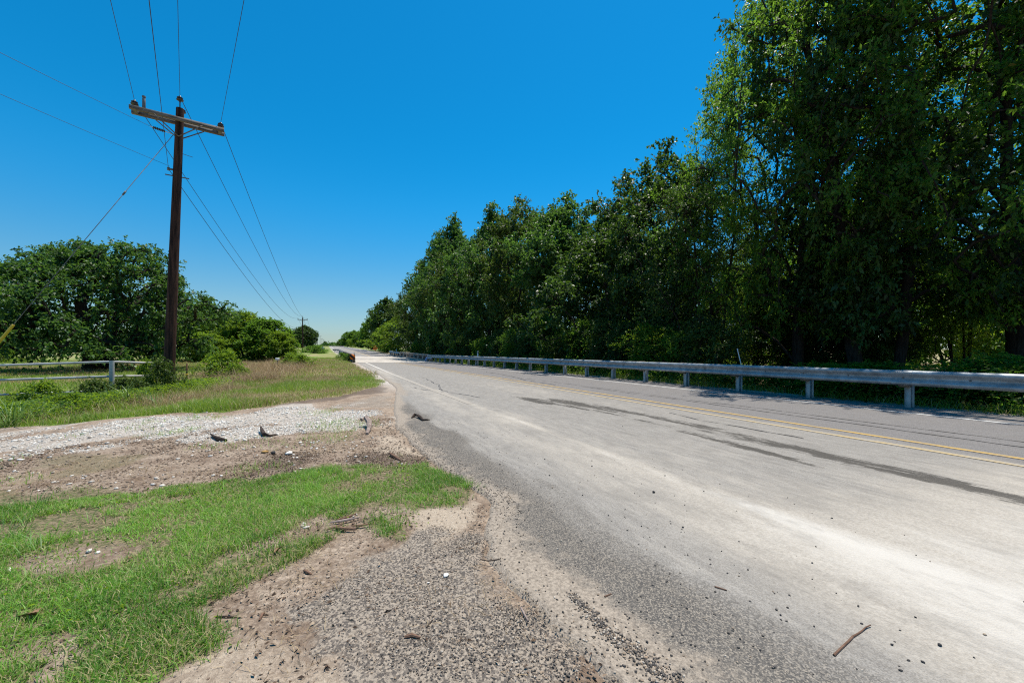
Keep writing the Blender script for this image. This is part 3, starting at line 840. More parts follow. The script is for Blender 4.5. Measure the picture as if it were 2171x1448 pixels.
# ------------------------------------------------------------------ utility poles and lines
def insulator(mb, c, M=None, s=1.0):
    mb.lathe(c, [(0.022 * s, 0), (0.022 * s, .03 * s), (.05 * s, .035 * s), (.078 * s, .05 * s), (.08 * s, .065 * s), (.045 * s, .075 * s), (.04 * s, .09 * s), (.066 * s, .10 * s), (.068 * s, .115 * s), (.035 * s, .13 * s), (.03 * s, .15 * s), (.02 * s, .16 * s)], 14, M)
def make_pole(label, base, H, arm_dir, lean=(0, 0), armz=0.4, r0=0.17, r1=0.115, extras=False, s=1.0, group=None):
    r = thing('utility_pole', label, 'utility pole', base, 0.0, group)
    L = Vector((lean[0], lean[1], 0))
    def at(z): return L * (z / H) + Vector((0, 0, z))
    mb = MB(); zs = np.linspace(-0.6, H, 9)
    mb.tube([at(z) for z in zs], np.interp(zs, [0, H], [r0, r1]), 16); mb.build('shaft', M_POLE, r, True)
    ca, sa = math.cos(arm_dir), math.sin(arm_dir)
    ax = Vector((ca, sa, 0)); nx = Vector((sa, -ca, 0))
    za = H - armz; c = at(za) + nx * (r1 + 0.055)
    M = Matrix.Rotation(arm_dir, 4, 'Z')
    HL = 1.2
    mb = MB(); mb.box((0, 0, 0), (2 * HL, 0.088 * s, 0.118 * s)); arm = mb.build('crossarm', M_ARM, r); arm.location = c; arm.rotation_euler = (0, 0, arm_dir)
    if extras:
        c2 = at(za) - nx * (r1 + 0.055)
        mb = MB(); mb.box((0, 0, 0), (2 * HL, 0.088, 0.118)); arm2 = mb.build('crossarm', M_ARM, r); arm2.location = c2; arm2.rotation_euler = (0, 0, arm_dir)
        mb = MB()
        for k in (-1, 1):
            mb.box(tuple(at(za) + ax * k * (HL - 0.12)), (0.10, 0.34, 0.10), arm_dir)
        mb.build('arm_spacer', M_STEELD, r)
    for k in (-1, 1):
        sides = ((1, c), (-1, c2)) if extras else ((1, c),)
        for sg, cc in sides:
            a_ = cc + ax * k * 0.62 + nx * sg * 0.06 + Vector((0, 0, -0.05)); b_ = at(za - 0.55) + nx * sg * (r1 + 0.01)
            mb = MB(); mb.tube([a_, b_], 0.018 * s, 6); mb.build('brace', M_ARM if extras else M_STEELD, r)
    tips = {}
    for nm, p_ in (('left', at(za) + ax * -(HL - 0.10) + (Vector((0, 0, 0.0)) if extras else nx * (r1 + 0.055))), ('right', at(za) + ax * (HL - 0.10) + (Vector((0, 0, 0)) if extras else nx * (r1 + 0.055)))):
        mb = MB(); p_ = p_ + Vector((0, 0, 0.065 * s)); mb.lathe(p_, [(0.02, 0), (0.02, 0.06), (0.035, 0.07)], 8)
        insulator(mb, p_ + Vector((0, 0, 0.05)), None, 1.25 * s); mb.build('insulator', M_PORC, r, True)
        tips[nm] = Vector(base) + p_ + Vector((0, 0, 0.24 * s))
    mb = MB(); p_ = at(H) + nx * 0.05
    mb.box(tuple(p_ + Vector((0, 0, -0.05))), (0.03, 0.05, 0.5), arm_dir)
    insulator(mb, p_ + Vector((0, 0, 0.19)), None, 1.25 * s); mb.build('insulator', M_PORC, r, True)
    tips['top'] = Vector(base) + p_ + Vector((0, 0, 0.37))
    zn = H - 2.05
    p_ = at(zn) - ax * (np.interp(zn, [0, H], [r0, r1]) + 0.05)
    mb = MB(); mb.box(tuple(p_), (0.14, 0.05, 0.05), arm_dir); mb.lathe(p_ + Vector((0, 0, -0.05)) - ax * 0.06, [(0.03, 0), (0.045, 0.02), (0.03, 0.05), (0.045, 0.08), (0.03, 0.10)], 10)
    mb.build('wire_bracket', M_STEELD, r)
    tips['low'] = Vector(base) + p_ - ax * 0.06
    if extras:
        p_ = at(za) - ax * (HL - 0.32) + Vector((0, 0, 0.07))
        mb = MB(); mb.lathe(p_, [(0.03, 0), (0.045, 0.02), (0.045, 0.36), (0.03, 0.40), (0.05, 0.41), (0.05, 0.45), (0.02, 0.46)], 10); mb.build('surge_arrester', M_STEELD, r, True)
        p_ = at(H - 0.02) + nx * -0.12 + ax * 0.06
        mb = MB(); insulator(mb, p_ + Vector((0, 0, -0.08)), None, 1.1); mb.build('insulator', M_PORC, r, True)
        zb = H - 2.25; p_ = at(zb)
        mb = MB(); mb.box(tuple(p_), (0.62, 0.03, 0.03), arm_dir); mb.build('through_bolt', M_STEELD, r)
        p_ = at(H - 1.45)
        mb = MB(); mb.tube([p_, p_ + ax * 0.38 + Vector((0, 0, -.06))], 0.008, 6); mb.build('bolt_end', M_STEELD, r)
    return r, tips

BOT = P3(358.5, 787, 13.2); TOPP = P3(382, 231, 13.2)
k = (TOPP - BOT) / (TOPP.z - BOT.z)
bz = float(gz(BOT.x, BOT.y)); base = BOT + k * (bz - BOT.z)
H1 = TOPP.z - bz
arm1 = -ALPHA + math.radians(34)
def armdir(a_, b_):
    return math.atan2(b_[1] - a_[1], b_[0] - a_[0]) - math.pi / 2
pole_uz = [(641.5, 108, 671), (662.3, 205, 697.5), (673.0, 300, 705.5), (678.6, 385, 711), (682.5, 480, 717), (686.2, 600, 719.5), (689.4, 720, 722.5)]
xy = [(base.x, base.y)] + [UZ(u, Z) for u, Z, v in pole_uz]
tips = []
lab = ['large dark brown utility pole with grey double crossarm beside the pipe fence',
       'second utility pole, single crossarm, past the bushes at left',
       'third utility pole in front of the round dark tree', 'fourth utility pole at the edge of the round dark tree',
       'fifth utility pole, tall against the sky', 'sixth utility pole, small against the sky', 'seventh utility pole beside the tiny far tree',
       'last tiny utility pole near the vanishing point']
r, tp = make_pole(lab[0], tuple(base), H1, arm1, (k.x * H1, k.y * H1), 0.42, 0.160, 0.108, True)
tips.append(tp)
for i, (u, Z, v) in enumerate(pole_uz):
    x, y = xy[i + 1]; z = float(gz(x, y)); top = CH + (HZ - v) / F * Z
    r, tp = make_pole(lab[i + 1], (x, y, z), top - z - 0.35, armdir(xy[i], xy[i + 1]), (0, 0), 0.55, 0.17, 0.125, False, 1.3, 'utility poles in a row along the road')
    tips.append(tp)

def wire(a_, b_, sag, r_, label, n=28, name='power_line', group=None, rfar=None):
    a_, b_ = Vector(a_), Vector(b_)
    pts = [a_.lerp(b_, t_) - Vector((0, 0, 4 * sag * t_ * (1 - t_))) for t_ in np.linspace(0, 1, n)]
    mb = MB(); mb.tube([p_ - a_ for p_ in pts], np.linspace(r_, rfar or r_, n), 5, False)
    o = mb.build(name, M_WIRE); o.location = a_
    return tag(o, label, 'power line', group)
nm = {'left': 'left crossarm end', 'right': 'right crossarm end', 'top': 'pole top', 'low': 'low bracket'}
for kk in ('left', 'right', 'top', 'low'):
    wire(tips[0][kk], tips[1][kk], 2.1 if kk != 'low' else 2.4, 0.010, 'sagging power line from the big pole to the second pole, %s' % nm[kk], 60, 'power_line', 'power lines', 0.02)
    wire(tips[1][kk], tips[2][kk], 2.1, 0.02, 'thin power line between the second and third pole, %s' % nm[kk], 24, 'power_line', 'power lines', 0.025)
back = Vector((0.635 * CA - 0.773 * SA, -0.635 * SA - 0.773 * CA, 0))
for kk in ('left', 'right', 'top', 'low'):
    e_ = tips[0][kk] + back * 90
    wire(tips[0][kk], e_, 1.9, 0.0062, 'overhead power line running above the camera from the big pole, %s' % nm[kk], 40, 'power_line', 'power lines')
# two service lines leaving to the left
a1 = P3(372, 287, 13.2); m1 = P3(318, 268, 12.9)
r = thing('strain_insulator', 'dark ribbed strain insulator left of the big pole top', 'insulator', m1)
d_ = (a1 - m1)
mb = MB(); mb.tube([Vector((0, 0, 0)), d_], 0.012, 6); mb.build('rod', M_WHITE, r)
Mq = d_.to_track_quat('Z', 'Y').to_matrix().to_4x4()
mb = MB(); pr = []
for i in range(7):
    pr += [(0.018, i * 0.045), (0.045, i * 0.045 + 0.012), (0.045, i * 0.045 + 0.024), (0.018, i * 0.045 + 0.04)]
mb.lathe(d_ * 0.12, pr, 10, Mq); mb.build('ribbed_body', M_PORC, r, True)
x, y = cam2w(-12.3, -28); wire(m1, (x, y, 8.6), 1.3, 0.0055, 'upper service line leaving the big pole to the left', 60)
a2 = P3(360, 353, 13.2); x, y = cam2w(-12.0, -28); wire(a2, (x, y, 7.1), 1.0, 0.005, 'lower service line leaving the big pole to the left', 60)
# guy wire with yellow guard
ga = P3(370, 283, 13.2)
gx_, gy_ = ga.x, ga.y
gd = Vector((-0.85 * CA - 0.53 * SA, 0.85 * SA - 0.53 * CA, 0))
anch = ga + gd * 4.75; anch.z = float(gz(anch.x, anch.y))
r = thing('guy_wire', 'steel guy wire of the big pole with a yellow guard at its foot', 'guy wire', anch)
mb = MB(); mb.tube([Vector((0, 0, 0)), ga - anch], 0.009, 6); mb.build('cable', M_STEELD, r)
ud = (ga - anch).normalized()
mb = MB(); mb.tube([Vector((0, 0, 0)), ud * 2.55], 0.035, 10); mb.build('yellow_guard', M_YEL, r, True)
mb = MB(); mb.tube([ud * 7.3, ud * 7.45], 0.025, 8); mb.build('grip', M_STEELD, r)
# ------------------------------------------------------------------ vegetation
def tubes(segA, segB, rA, rB, sides=6):
    n = len(segA)
    d = segB - segA
    L = np.linalg.norm(d, axis=1)[:, None] + 1e-9
    d = d / L
    up = np.where(np.abs(d[:, 2:3]) < 0.9, np.array([[0, 0, 1.0]]), np.array([[1.0, 0, 0]]))
    a = np.cross(d, up); a /= np.linalg.norm(a, axis=1)[:, None] + 1e-9
    b = np.cross(d, a)
    th = np.arange(sides) * 2 * math.pi / sides
    ring = np.cos(th)[None, :, None] * a[:, None, :] + np.sin(th)[None, :, None] * b[:, None, :]
    V0 = segA[:, None, :] + ring * rA[:, None, None]
    V1 = (segB + d * 0.3 * rB[:, None])[:, None, :] + ring * rB[:, None, None]
    V = np.concatenate([V0, V1], 1).reshape(-1, 3)
    base = (np.arange(n) * 2 * sides)[:, None]
    k = np.arange(sides); l = (k + 1) % sides
    q = np.stack([base + k, base + l, base + sides + l, base + sides + k], 2).reshape(-1, 4)
    return V, q

def leaves_mesh(name, B, D, L, W, tone, rng, fold=0.18, updir=0.75):
    """rhombic leaves: base B, direction D, length L, width W"""
    n = len(B)
    up = rng.normal(0, 0.55, (n, 3)); up[:, 2] += updir
    side = np.cross(D, up); side /= np.linalg.norm(side, axis=1)[:, None] + 1e-9
    nor = np.cross(side, D)
    L = L[:, None]; W = W[:, None]
    m = B + D * L * 0.45
    V = np.empty((n, 4, 3))
    V[:, 0] = B
    V[:, 1] = m + side * W * 0.5 + nor * W * fold
    V[:, 2] = B + D * L - np.array([0, 0, 1.0]) * L * 0.12
    V[:, 3] = m - side * W * 0.5 + nor * W * fold
    f = np.arange(n * 4).reshape(n, 4)
    return mesh_np(name, V.reshape(-1, 3), [f], {'tone': ('FACE', tone)})

SHAPES = {
    'round': lambda t: np.sqrt(np.clip(1 - (2 * t - 1) ** 2, 0, 1)) * 0.95 + 0.05,
    'tall': lambda t: np.clip(0.45 + 0.75 * np.sin(math.pi * np.clip(t, 0, 1) ** 0.8), 0, 1.1) * np.clip((1.06 - t) * 3.2, 0, 1),
    'vase': lambda t: (0.35 + 0.7 * np.clip(t, 0, 1) ** 0.7) * np.clip((1.05 - t) * 4, 0, 1),
    'skirt': lambda t: np.clip(1.0 - 0.10 * t, 0, 1) * np.sqrt(np.clip(1.02 - t ** 2.6, 0, 1)),
    'mound': lambda t: np.sqrt(np.clip(1.02 - t ** 2, 0, 1)),
}
def gen_tree(seed, H, R, cb, shape, ncl, tr, leafL, leafW, ntw, lpt, twL, multi=1, spread=0.3, gap=0.0, droop=0.25, lump=0.35, minr=0.006, trunk_top=0.72, sides=6):
    rng = np.random.default_rng(seed)
    ph = rng.random(6) * 10
    C = []
    fn = SHAPES[shape]
    while len(C) < ncl:
        k = ncl * 3
        t_ = rng.random(k) ** 0.9; th = rng.random(k) * 2 * math.pi
        rr = np.sqrt(rng.random(k)) ** 0.8
        lum = 1 + lump * (vnoise(th * 1.6 + ph[0], t_ * 4 + ph[1]) * 2) + 0.5 * lump * (vnoise(th * 4 + ph[2], t_ * 9 + ph[3]) * 2)
        rad = R * fn(t_) * lum * rr
        z = cb + (H - cb) * t_ * (1 + 0.12 * vnoise(th * 1.2 + ph[4], rr * 3 + ph[5]) * 2)
        x = rad * np.cos(th); y = rad * np.sin(th)
        g = vnoise(x * 0.8 + ph[1] + z * 0.37, y * 0.8 + z * 0.61 + ph[2]) + 0.5
        keep = g > gap * (0.6 + 0.8 * (rr < 0.8))
        C += [tuple(p) for p in np.stack([x, y, z], 1)[keep]]
    C = np.array(C[:ncl])
    # skeleton
    N = []; par = []
    roots = []
    for s in range(multi):
        a = 2 * math.pi * s / multi + rng.random()
        off = np.array([math.cos(a), math.sin(a), 0]) * (0.0 if multi == 1 else tr * 1.6)
        dirx = np.array([math.cos(a), math.sin(a), 0]) * (0.05 if multi == 1 else spread * R / H)
        p = off.copy(); last = -1
        hh = H * trunk_top * (1 if s == 0 else 0.8 + 0.2 * rng.random())
        nst = max(4, int(hh / 0.45)); wob = rng.normal(0, 1, 2) * 0.02
        for i in range(nst + 1):
            N.append(p.copy()); par.append(last); last = len(N) - 1
            if i == 0: roots.append(last)
            wob = wob * 0.85 + rng.normal(0, 0.03, 2)
            p = p + np.array([dirx[0] * hh / nst + wob[0] * 0.45, dirx[1] * hh / nst + wob[1] * 0.45, hh / nst])
    axis = np.hypot(C[:, 0], C[:, 1]) + 0.15 * np.abs(C[:, 2] - H * 0.5)
    NA = np.zeros((len(N) + ncl * 14, 3)); nn = len(N); NA[:nn] = N; par = list(par)
    tipnode = np.zeros(ncl, int)
    zmin = cb * 0.55
    for ci in np.argsort(axis):
        c = C[ci]
        d = c - NA[:nn]
        hor = np.hypot(d[:, 0], d[:, 1])
        cost = np.linalg.norm(d, axis=1) + 0.9 * np.clip(0.45 * hor - d[:, 2], 0, None) + 3.0 * (NA[:nn, 2] < zmin)
        j = int(np.argmin(cost)); st_ = NA[j].copy(); dist = np.linalg.norm(c - st_)
        m = int(min(12, max(1, round(dist / 0.55))))
        last = j
        for q in range(1, m + 1):
            f = q / m
            p = st_ + (c - st_) * f + np.array([0, 0, 0.12 * dist * math.sin(math.pi * f)]) + (rng.normal(0, 0.05, 3) * min(1, dist) if q < m else 0)
            NA[nn] = p; par.append(last); last = nn; nn += 1
        tipnode[ci] = last
    NA = NA[:nn]; par = np.array(par)
    acc = np.zeros(nn); tip = np.ones(nn, bool); tip[par[par >= 0]] = False
    acc[tip] = 1.0
    for i in range(nn - 1, -1, -1):
        if par[i] >= 0: acc[par[i]] += acc[i]
    rad = acc ** 0.44
    rad = rad / rad[roots[0]] * tr
    e = np.where((par >= 0) & (rad > minr))[0]
    rp = np.minimum(rad[par[e]], rad[e] * 1.35)
    flare = np.where(NA[par[e], 2] < 0.4, 1.25, 1.0)
    TV, TQ = tubes(NA[par[e]], NA[e], rp * flare, rad[e], sides)
    rootsV = np.array([NA[r_] for r_ in roots]); V0, Q0 = tubes(rootsV - np.array([0, 0, 0.9]), rootsV, np.full(len(roots), 1.5 * tr / multi ** .4), np.full(len(roots), 1.25 * tr / multi ** .4), sides)
    trunk = mesh_np('trunk', np.concatenate([TV, V0]), [np.concatenate([TQ, Q0 + len(TV)])], None, True)
    # leaves on twigs around every cluster
    nt = ncl * ntw
    ci = np.repeat(np.arange(ncl), ntw)
    out = C[ci] - np.array([0, 0, H * 0.45]); out /= np.linalg.norm(out, axis=1)[:, None] + 1e-9
    td = rng.normal(0, 1, (nt, 3)); td[:, 2] *= 0.7; td /= np.linalg.norm(td, axis=1)[:, None]
    td = td + 0.55 * out; td /= np.linalg.norm(td, axis=1)[:, None]
    tl = twL * (0.6 + 0.8 * rng.random(nt))
    org = C[ci] + rng.normal(0, 0.22 * twL, (nt, 3))
    tt_ = rng.random(nt * lpt) ** 0.8; ti = np.repeat(np.arange(nt), lpt)
    pos = org[ti] + td[ti] * (tl[ti] * tt_)[:, None]; pos[:, 2] -= droop * tl[ti] * tt_ ** 2
    ld = td[ti] * 0.7 + rng.normal(0, 0.6, (len(ti), 3)); ld[:, 2] -= droop * 0.9; ld /= np.linalg.norm(ld, axis=1)[:, None]
    sz = 0.7 + 0.6 * rng.random(len(ti))
    tone = np.clip(0.45 + 0.22 * rng.normal(size=ncl)[ci][ti] + 0.12 * rng.normal(size=nt)[ti] + 0.14 * rng.normal(size=len(ti)), 0, 0.92)
    tone = np.where(rng.random(len(ti)) < 0.006, 1.0, tone)
    crown = leaves_mesh('crown', pos, ld, leafL * sz, leafW * sz, tone, rng)
    return trunk, crown

M_BARK = NT('tree_bark', 0.95, 0.15)
_f = M_BARK.noise(14, 6, 0.75, M_BARK.scaled((1, 1, 0.2)))
M_BARK.color(M_BARK.mix(M_BARK.ramp(_f, 0.35, 0.65), (0.014, 0.010, 0.008), (0.048, 0.037, 0.029))); M_BARK.bump(_f, 0.8, 0.03)
M_BARK = M_BARK.m
LF = {
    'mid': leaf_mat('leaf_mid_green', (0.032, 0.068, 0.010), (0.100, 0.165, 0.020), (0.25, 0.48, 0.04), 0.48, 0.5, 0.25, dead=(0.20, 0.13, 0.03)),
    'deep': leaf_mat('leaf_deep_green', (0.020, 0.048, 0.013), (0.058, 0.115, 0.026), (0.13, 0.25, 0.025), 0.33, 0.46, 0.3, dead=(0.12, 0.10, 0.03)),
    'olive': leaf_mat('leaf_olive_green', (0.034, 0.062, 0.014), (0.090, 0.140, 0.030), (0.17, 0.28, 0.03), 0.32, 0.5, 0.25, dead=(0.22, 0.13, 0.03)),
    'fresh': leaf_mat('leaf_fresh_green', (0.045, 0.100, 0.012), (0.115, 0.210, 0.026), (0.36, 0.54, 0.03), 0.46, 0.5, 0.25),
    'blue': leaf_mat('leaf_cool_green', (0.026, 0.068, 0.018), (0.078, 0.155, 0.036), (0.16, 0.33, 0.04), 0.36, 0.46, 0.3),
}
TREES = {}
def proto(key, leaf, **kw):
    TREES[key] = (gen_tree(**kw), LF[leaf])
def tree(key, name, label, cat, x, y, h=1.0, wd=1.0, rz=0.0, group=None, leaf=None, z=None, dz=0.0):
    (tk, cr), lf = TREES[key]
    if leaf: lf = LF[leaf]
    r = thing(name, label, cat, (x, y, (float(gz(x, y)) if z is None else z) + dz), rz, group)
    r.scale = (wd, wd, h)
    a = link('trunk', tk, M_BARK, r)
    b = link('crown', cr, lf, r)
    if b.data.materials and b.data.materials[0] != lf:
        b.material_slots[0].link = 'OBJECT'; b.material_slots[0].material = lf
    return r

proto('near_a', 'mid', seed=11, H=17, R=5.6, cb=3.2, shape='tall', ncl=780, tr=0.30, leafL=0.155, leafW=0.078, ntw=12, lpt=10, twL=0.66, gap=0.40, droop=0.04, lump=0.42, trunk_top=0.75, sides=8)
proto('near_b', 'mid', seed=23, H=16, R=4.6, cb=2.8, shape='vase', ncl=520, tr=0.24, leafL=0.17, leafW=0.085, ntw=12, lpt=10, twL=0.62, gap=0.42, droop=0.08, lump=0.5, multi=2, spread=0.5, sides=8)
proto('slim', 'deep', seed=37, H=11, R=2.3, cb=2.4, shape='tall', ncl=330, tr=0.085, leafL=0.070, leafW=0.035, ntw=16, lpt=12, twL=0.5, multi=4, spread=0.75, gap=0.36, droop=0.1, lump=0.55, trunk_top=0.85)
proto('mid_a', 'mid', seed=41, H=12, R=3.9, cb=1.2, shape='tall', ncl=400, tr=0.17, leafL=0.19, leafW=0.115, ntw=13, lpt=9, twL=0.58, gap=0.38, lump=0.55)
proto('mid_b', 'deep', seed=53, H=12, R=3.6, cb=1.0, shape='vase', ncl=390, tr=0.15, leafL=0.19, leafW=0.12, ntw=13, lpt=9, twL=0.60, multi=2, spread=0.6, gap=0.38, lump=0.6, droop=0.05, trunk_top=0.85)
proto('mid_c', 'olive', seed=67, H=12, R=4.2, cb=0.8, shape='round', ncl=420, tr=0.17, leafL=0.18, leafW=0.095, ntw=13, lpt=9, twL=0.58, gap=0.38, lump=0.6, droop=0.3)
proto('wide', 'blue', seed=71, H=9.6, R=8.3, cb=1.1, shape='skirt', ncl=720, tr=0.42, leafL=0.21, leafW=0.13, ntw=11, lpt=10, twL=0.72, gap=0.40, lump=0.42, droop=0.3, trunk_top=0.6, multi=2, spread=0.5)
proto('shrub_tree', 'fresh', seed=83, H=6, R=3.2, cb=0.2, shape='mound', ncl=260, tr=0.09, leafL=0.20, leafW=0.12, ntw=11, lpt=10, twL=0.6, multi=3, spread=0.8, gap=0.3, lump=0.5, droop=0.15, trunk_top=0.8)
proto('far_round', 'deep', seed=97, H=12, R=6.2, cb=0.8, shape='round', ncl=380, tr=0.3, leafL=0.42, leafW=0.28, ntw=8, lpt=8, twL=0.9, gap=0.28, lump=0.35, minr=0.02)
proto('understory', 'mid', seed=101, H=3.2, R=1.5, cb=0.1, shape='mound', ncl=130, tr=0.035, leafL=0.085, leafW=0.048, ntw=11, lpt=11, twL=0.42, multi=4, spread=0.9, gap=0.3, lump=0.6, droop=0.2, trunk_top=0.85, minr=0.004)
proto('bramble', 'fresh', seed=103, H=1.15, R=0.85, cb=0.02, shape='mound', ncl=90, tr=0.014, leafL=0.065, leafW=0.045, ntw=9, lpt=10, twL=0.28, multi=5, spread=1.2, gap=0.3, lump=0.6, droop=0.3, trunk_top=0.8, minr=0.002)

RG = 'trees of the belt behind the guardrail'
# near trees of the right belt: (proto, u of the trunk, Z, height scale, width scale, turn, leaf, name, label)
R1 = [
 ('near_a', 2160, 12.2, 1.0, 0.80, 0.4, 'mid', 'tall leafy tree with a thick leaning trunk at the right edge of the photo'),
 ('near_b', 1862, 13.0, 1.02, 0.84, 2.2, 'deep', 'tall forked dark tree right of the clearing behind the guardrail'),
 ('near_a', 1690, 15.0, 0.97, 0.62, 3.5, 'mid', 'tallest tree left of the others, thick trunk beside the sunny clearing'),
 ('slim', 1500, 18.0, 0.99, 1.05, 0.0, 'deep', 'slender multi stemmed tree with small leaves next to the tallest tree'),
 ('mid_b', 1405, 21.5, 0.99, 0.85, 1.0, 'deep', 'dark tree reaching half height, left of the slender multi stemmed tree'),
 ('mid_a', 1300, 25.0, 0.88, 0.95, 2.0, 'deep', 'tree behind the middle of the guardrail with a blocky dark top'),
 ('mid_b', 1190, 28.5, 0.98, 1.0, 3.3, 'blue', 'tree with upright spiky top shoots, above the middle of the guardrail'),
 ('mid_b', 1112, 34.0, 1.12, 0.95, 5.0, 'olive', 'tree with two pointed shoots at its top, left of the spiky tree'),
 ('mid_a', 1040, 41.0, 1.30, 1.05, 0.7, 'blue', 'tall dark green tree left of the pointed one'),
 ('mid_a', 965, 52.0, 1.48, 1.25, 4.1, 'blue', 'big dark tree with a stepped left shoulder near the bridge'),
 ('mid_c', 985, 43.0, 0.95, 1.05, 1.4, 'olive', 'lower pale green round tree in front of the stepped dark tree'),
 ('mid_a', 930, 62.0, 1.55, 0.95, 5.2, 'blue', 'tall dark tree behind the round bushy one at the bridge'),
 ('mid_c', 912, 58.0, 0.92, 0.95, 2.9, 'olive', 'round bushy tree just above the right bridge wall'),
 ('mid_a', 893, 70.0, 1.28, 0.78, 0.3, 'deep', 'narrow dark tree ending the tall row on the left side'),
 ('far_round', 824, 118.0, 1.16, 0.92, 0.9, 'deep', 'rounded dark tree beyond the bridge, nearest the tall row'),
 ('far_round', 795, 142.0, 0.95, 0.8, 2.4, 'mid', 'rounded dark tree beyond the bridge, above the orange sign'),
 ('mid_a', 845, 92.0, 0.72, 1.25, 2.4, 'fresh', 'lower bright green tree beyond the bridge in front of the dark ones'),
]
for key, u, Z, h, wd, rz, lf, lb in R1:
    x, y = UZ(u, Z)
    if 880 < u < 1320 or u == 912 or u == 893:
        k = 17.2 / x; Z *= k; h *= 1 + (k - 1) * 1.05; wd *= k; x, y = UZ(u, Z)
    tree(key, 'belt_tree', lb, 'tree', x, y, h, wd, rz, RG, lf)
# second row that closes the belt
R2 = [('shrub_tree', 2010, 30.0, 1.35, 1.0, 'fresh', 'sunlit bright green tree deep behind the right edge trees'),
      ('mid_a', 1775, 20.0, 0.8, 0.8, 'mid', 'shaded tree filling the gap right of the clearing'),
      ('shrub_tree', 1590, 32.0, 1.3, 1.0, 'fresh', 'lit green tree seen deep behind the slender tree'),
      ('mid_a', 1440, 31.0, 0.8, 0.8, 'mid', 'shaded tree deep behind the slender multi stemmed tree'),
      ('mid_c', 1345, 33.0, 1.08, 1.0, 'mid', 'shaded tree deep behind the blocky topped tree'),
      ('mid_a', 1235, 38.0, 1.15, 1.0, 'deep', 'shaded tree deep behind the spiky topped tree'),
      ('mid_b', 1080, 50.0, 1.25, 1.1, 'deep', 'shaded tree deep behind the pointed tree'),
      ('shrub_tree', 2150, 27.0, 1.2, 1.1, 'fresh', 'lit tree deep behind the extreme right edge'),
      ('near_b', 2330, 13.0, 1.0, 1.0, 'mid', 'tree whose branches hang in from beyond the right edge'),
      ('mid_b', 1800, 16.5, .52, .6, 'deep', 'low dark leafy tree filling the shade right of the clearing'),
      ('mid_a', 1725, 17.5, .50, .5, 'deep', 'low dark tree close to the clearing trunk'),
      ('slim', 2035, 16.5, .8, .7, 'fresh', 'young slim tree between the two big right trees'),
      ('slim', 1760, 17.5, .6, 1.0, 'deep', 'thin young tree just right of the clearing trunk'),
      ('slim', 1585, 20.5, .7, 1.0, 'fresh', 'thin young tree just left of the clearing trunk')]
for key, u, Z, h, wd, lf, lb in R2:
    x, y = UZ(u, Z); tree(key, 'belt_tree', lb, 'tree', x, y, h, wd, u * 0.37, RG, lf)
# understory shrubs between the rail and the trunks
rng = np.random.default_rng(8)
us = [2165, 2085, 1990, 1925, 1845, 1760, 1620, 1500, 1440, 1385, 1330, 1285, 1240, 1200, 1160, 1125, 1090, 1060, 1030, 1000, 975, 950, 925]
for i, u in enumerate(us):
    xx = 12.9 + 0.7 * rng.random() + (0.6 if u < 1500 else 0)
    Z = xx / ((u - CX) / F * CA + SA)
    x, y = UZ(u, Z)
    hh = (0.34 if 1560 <= u <= 1670 else 0.34 + 0.2 * rng.random() if 1670 < u < 1890 else 0.32 + 0.14 * rng.random() if u > 1890 else 0.8 + 0.35 * rng.random()) * (1.0 if u > 1300 else 1.15)
    lb = 'shady understory shrub behind the guardrail, %s from the right edge' % ('first second third fourth fifth sixth seventh eighth ninth tenth eleventh twelfth thirteenth fourteenth fifteenth sixteenth seventeenth eighteenth nineteenth twentieth twenty-first twenty-second twenty-third'.split()[i])
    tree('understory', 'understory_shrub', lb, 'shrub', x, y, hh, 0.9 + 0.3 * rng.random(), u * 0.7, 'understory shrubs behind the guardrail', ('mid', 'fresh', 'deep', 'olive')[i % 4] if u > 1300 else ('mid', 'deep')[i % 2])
for i, (u, Z, h, wd, lf, lb) in enumerate([(880, 63.5, .75, .75, 'fresh', 'light green shrub poking over the right bridge wall'),
        (812, 108, .9, 1.0, 'mid', 'shrub beside the orange work sign'),
        (1480, 24, 1.0, 1.6, 'fresh', 'lit shrub deep behind the slender tree'),
        (1720, 20, .5, 1.2, 'olive', 'low shrub at the right side of the clearing'),
        (744, 215, 1.3, 1.6, 'fresh', 'pale green bush on the far right verge')]):
    x, y = UZ(u, Z); tree('understory', 'shrub', lb, 'shrub', x, y, h, wd, i * 1.3, None, lf)
# far clumps on the right and at the vanishing point
for u, Z, h, wd, lb in [(768, 200, .68, .7, 'far tree left of the rounded ones'), (752, 255, .78, .85, 'far dark tree beside the rising road'), (737, 285, .78, .7, 'farthest dark tree of the clump right of the road'),
                        (727, 330, .5, .7, 'small far tree at the left end of the right clump')]:
    x, y = UZ(u, Z); tree('far_round', 'far_tree', lb, 'tree', x, y, h, wd, u * .3, 'far trees right of the road', 'mid')

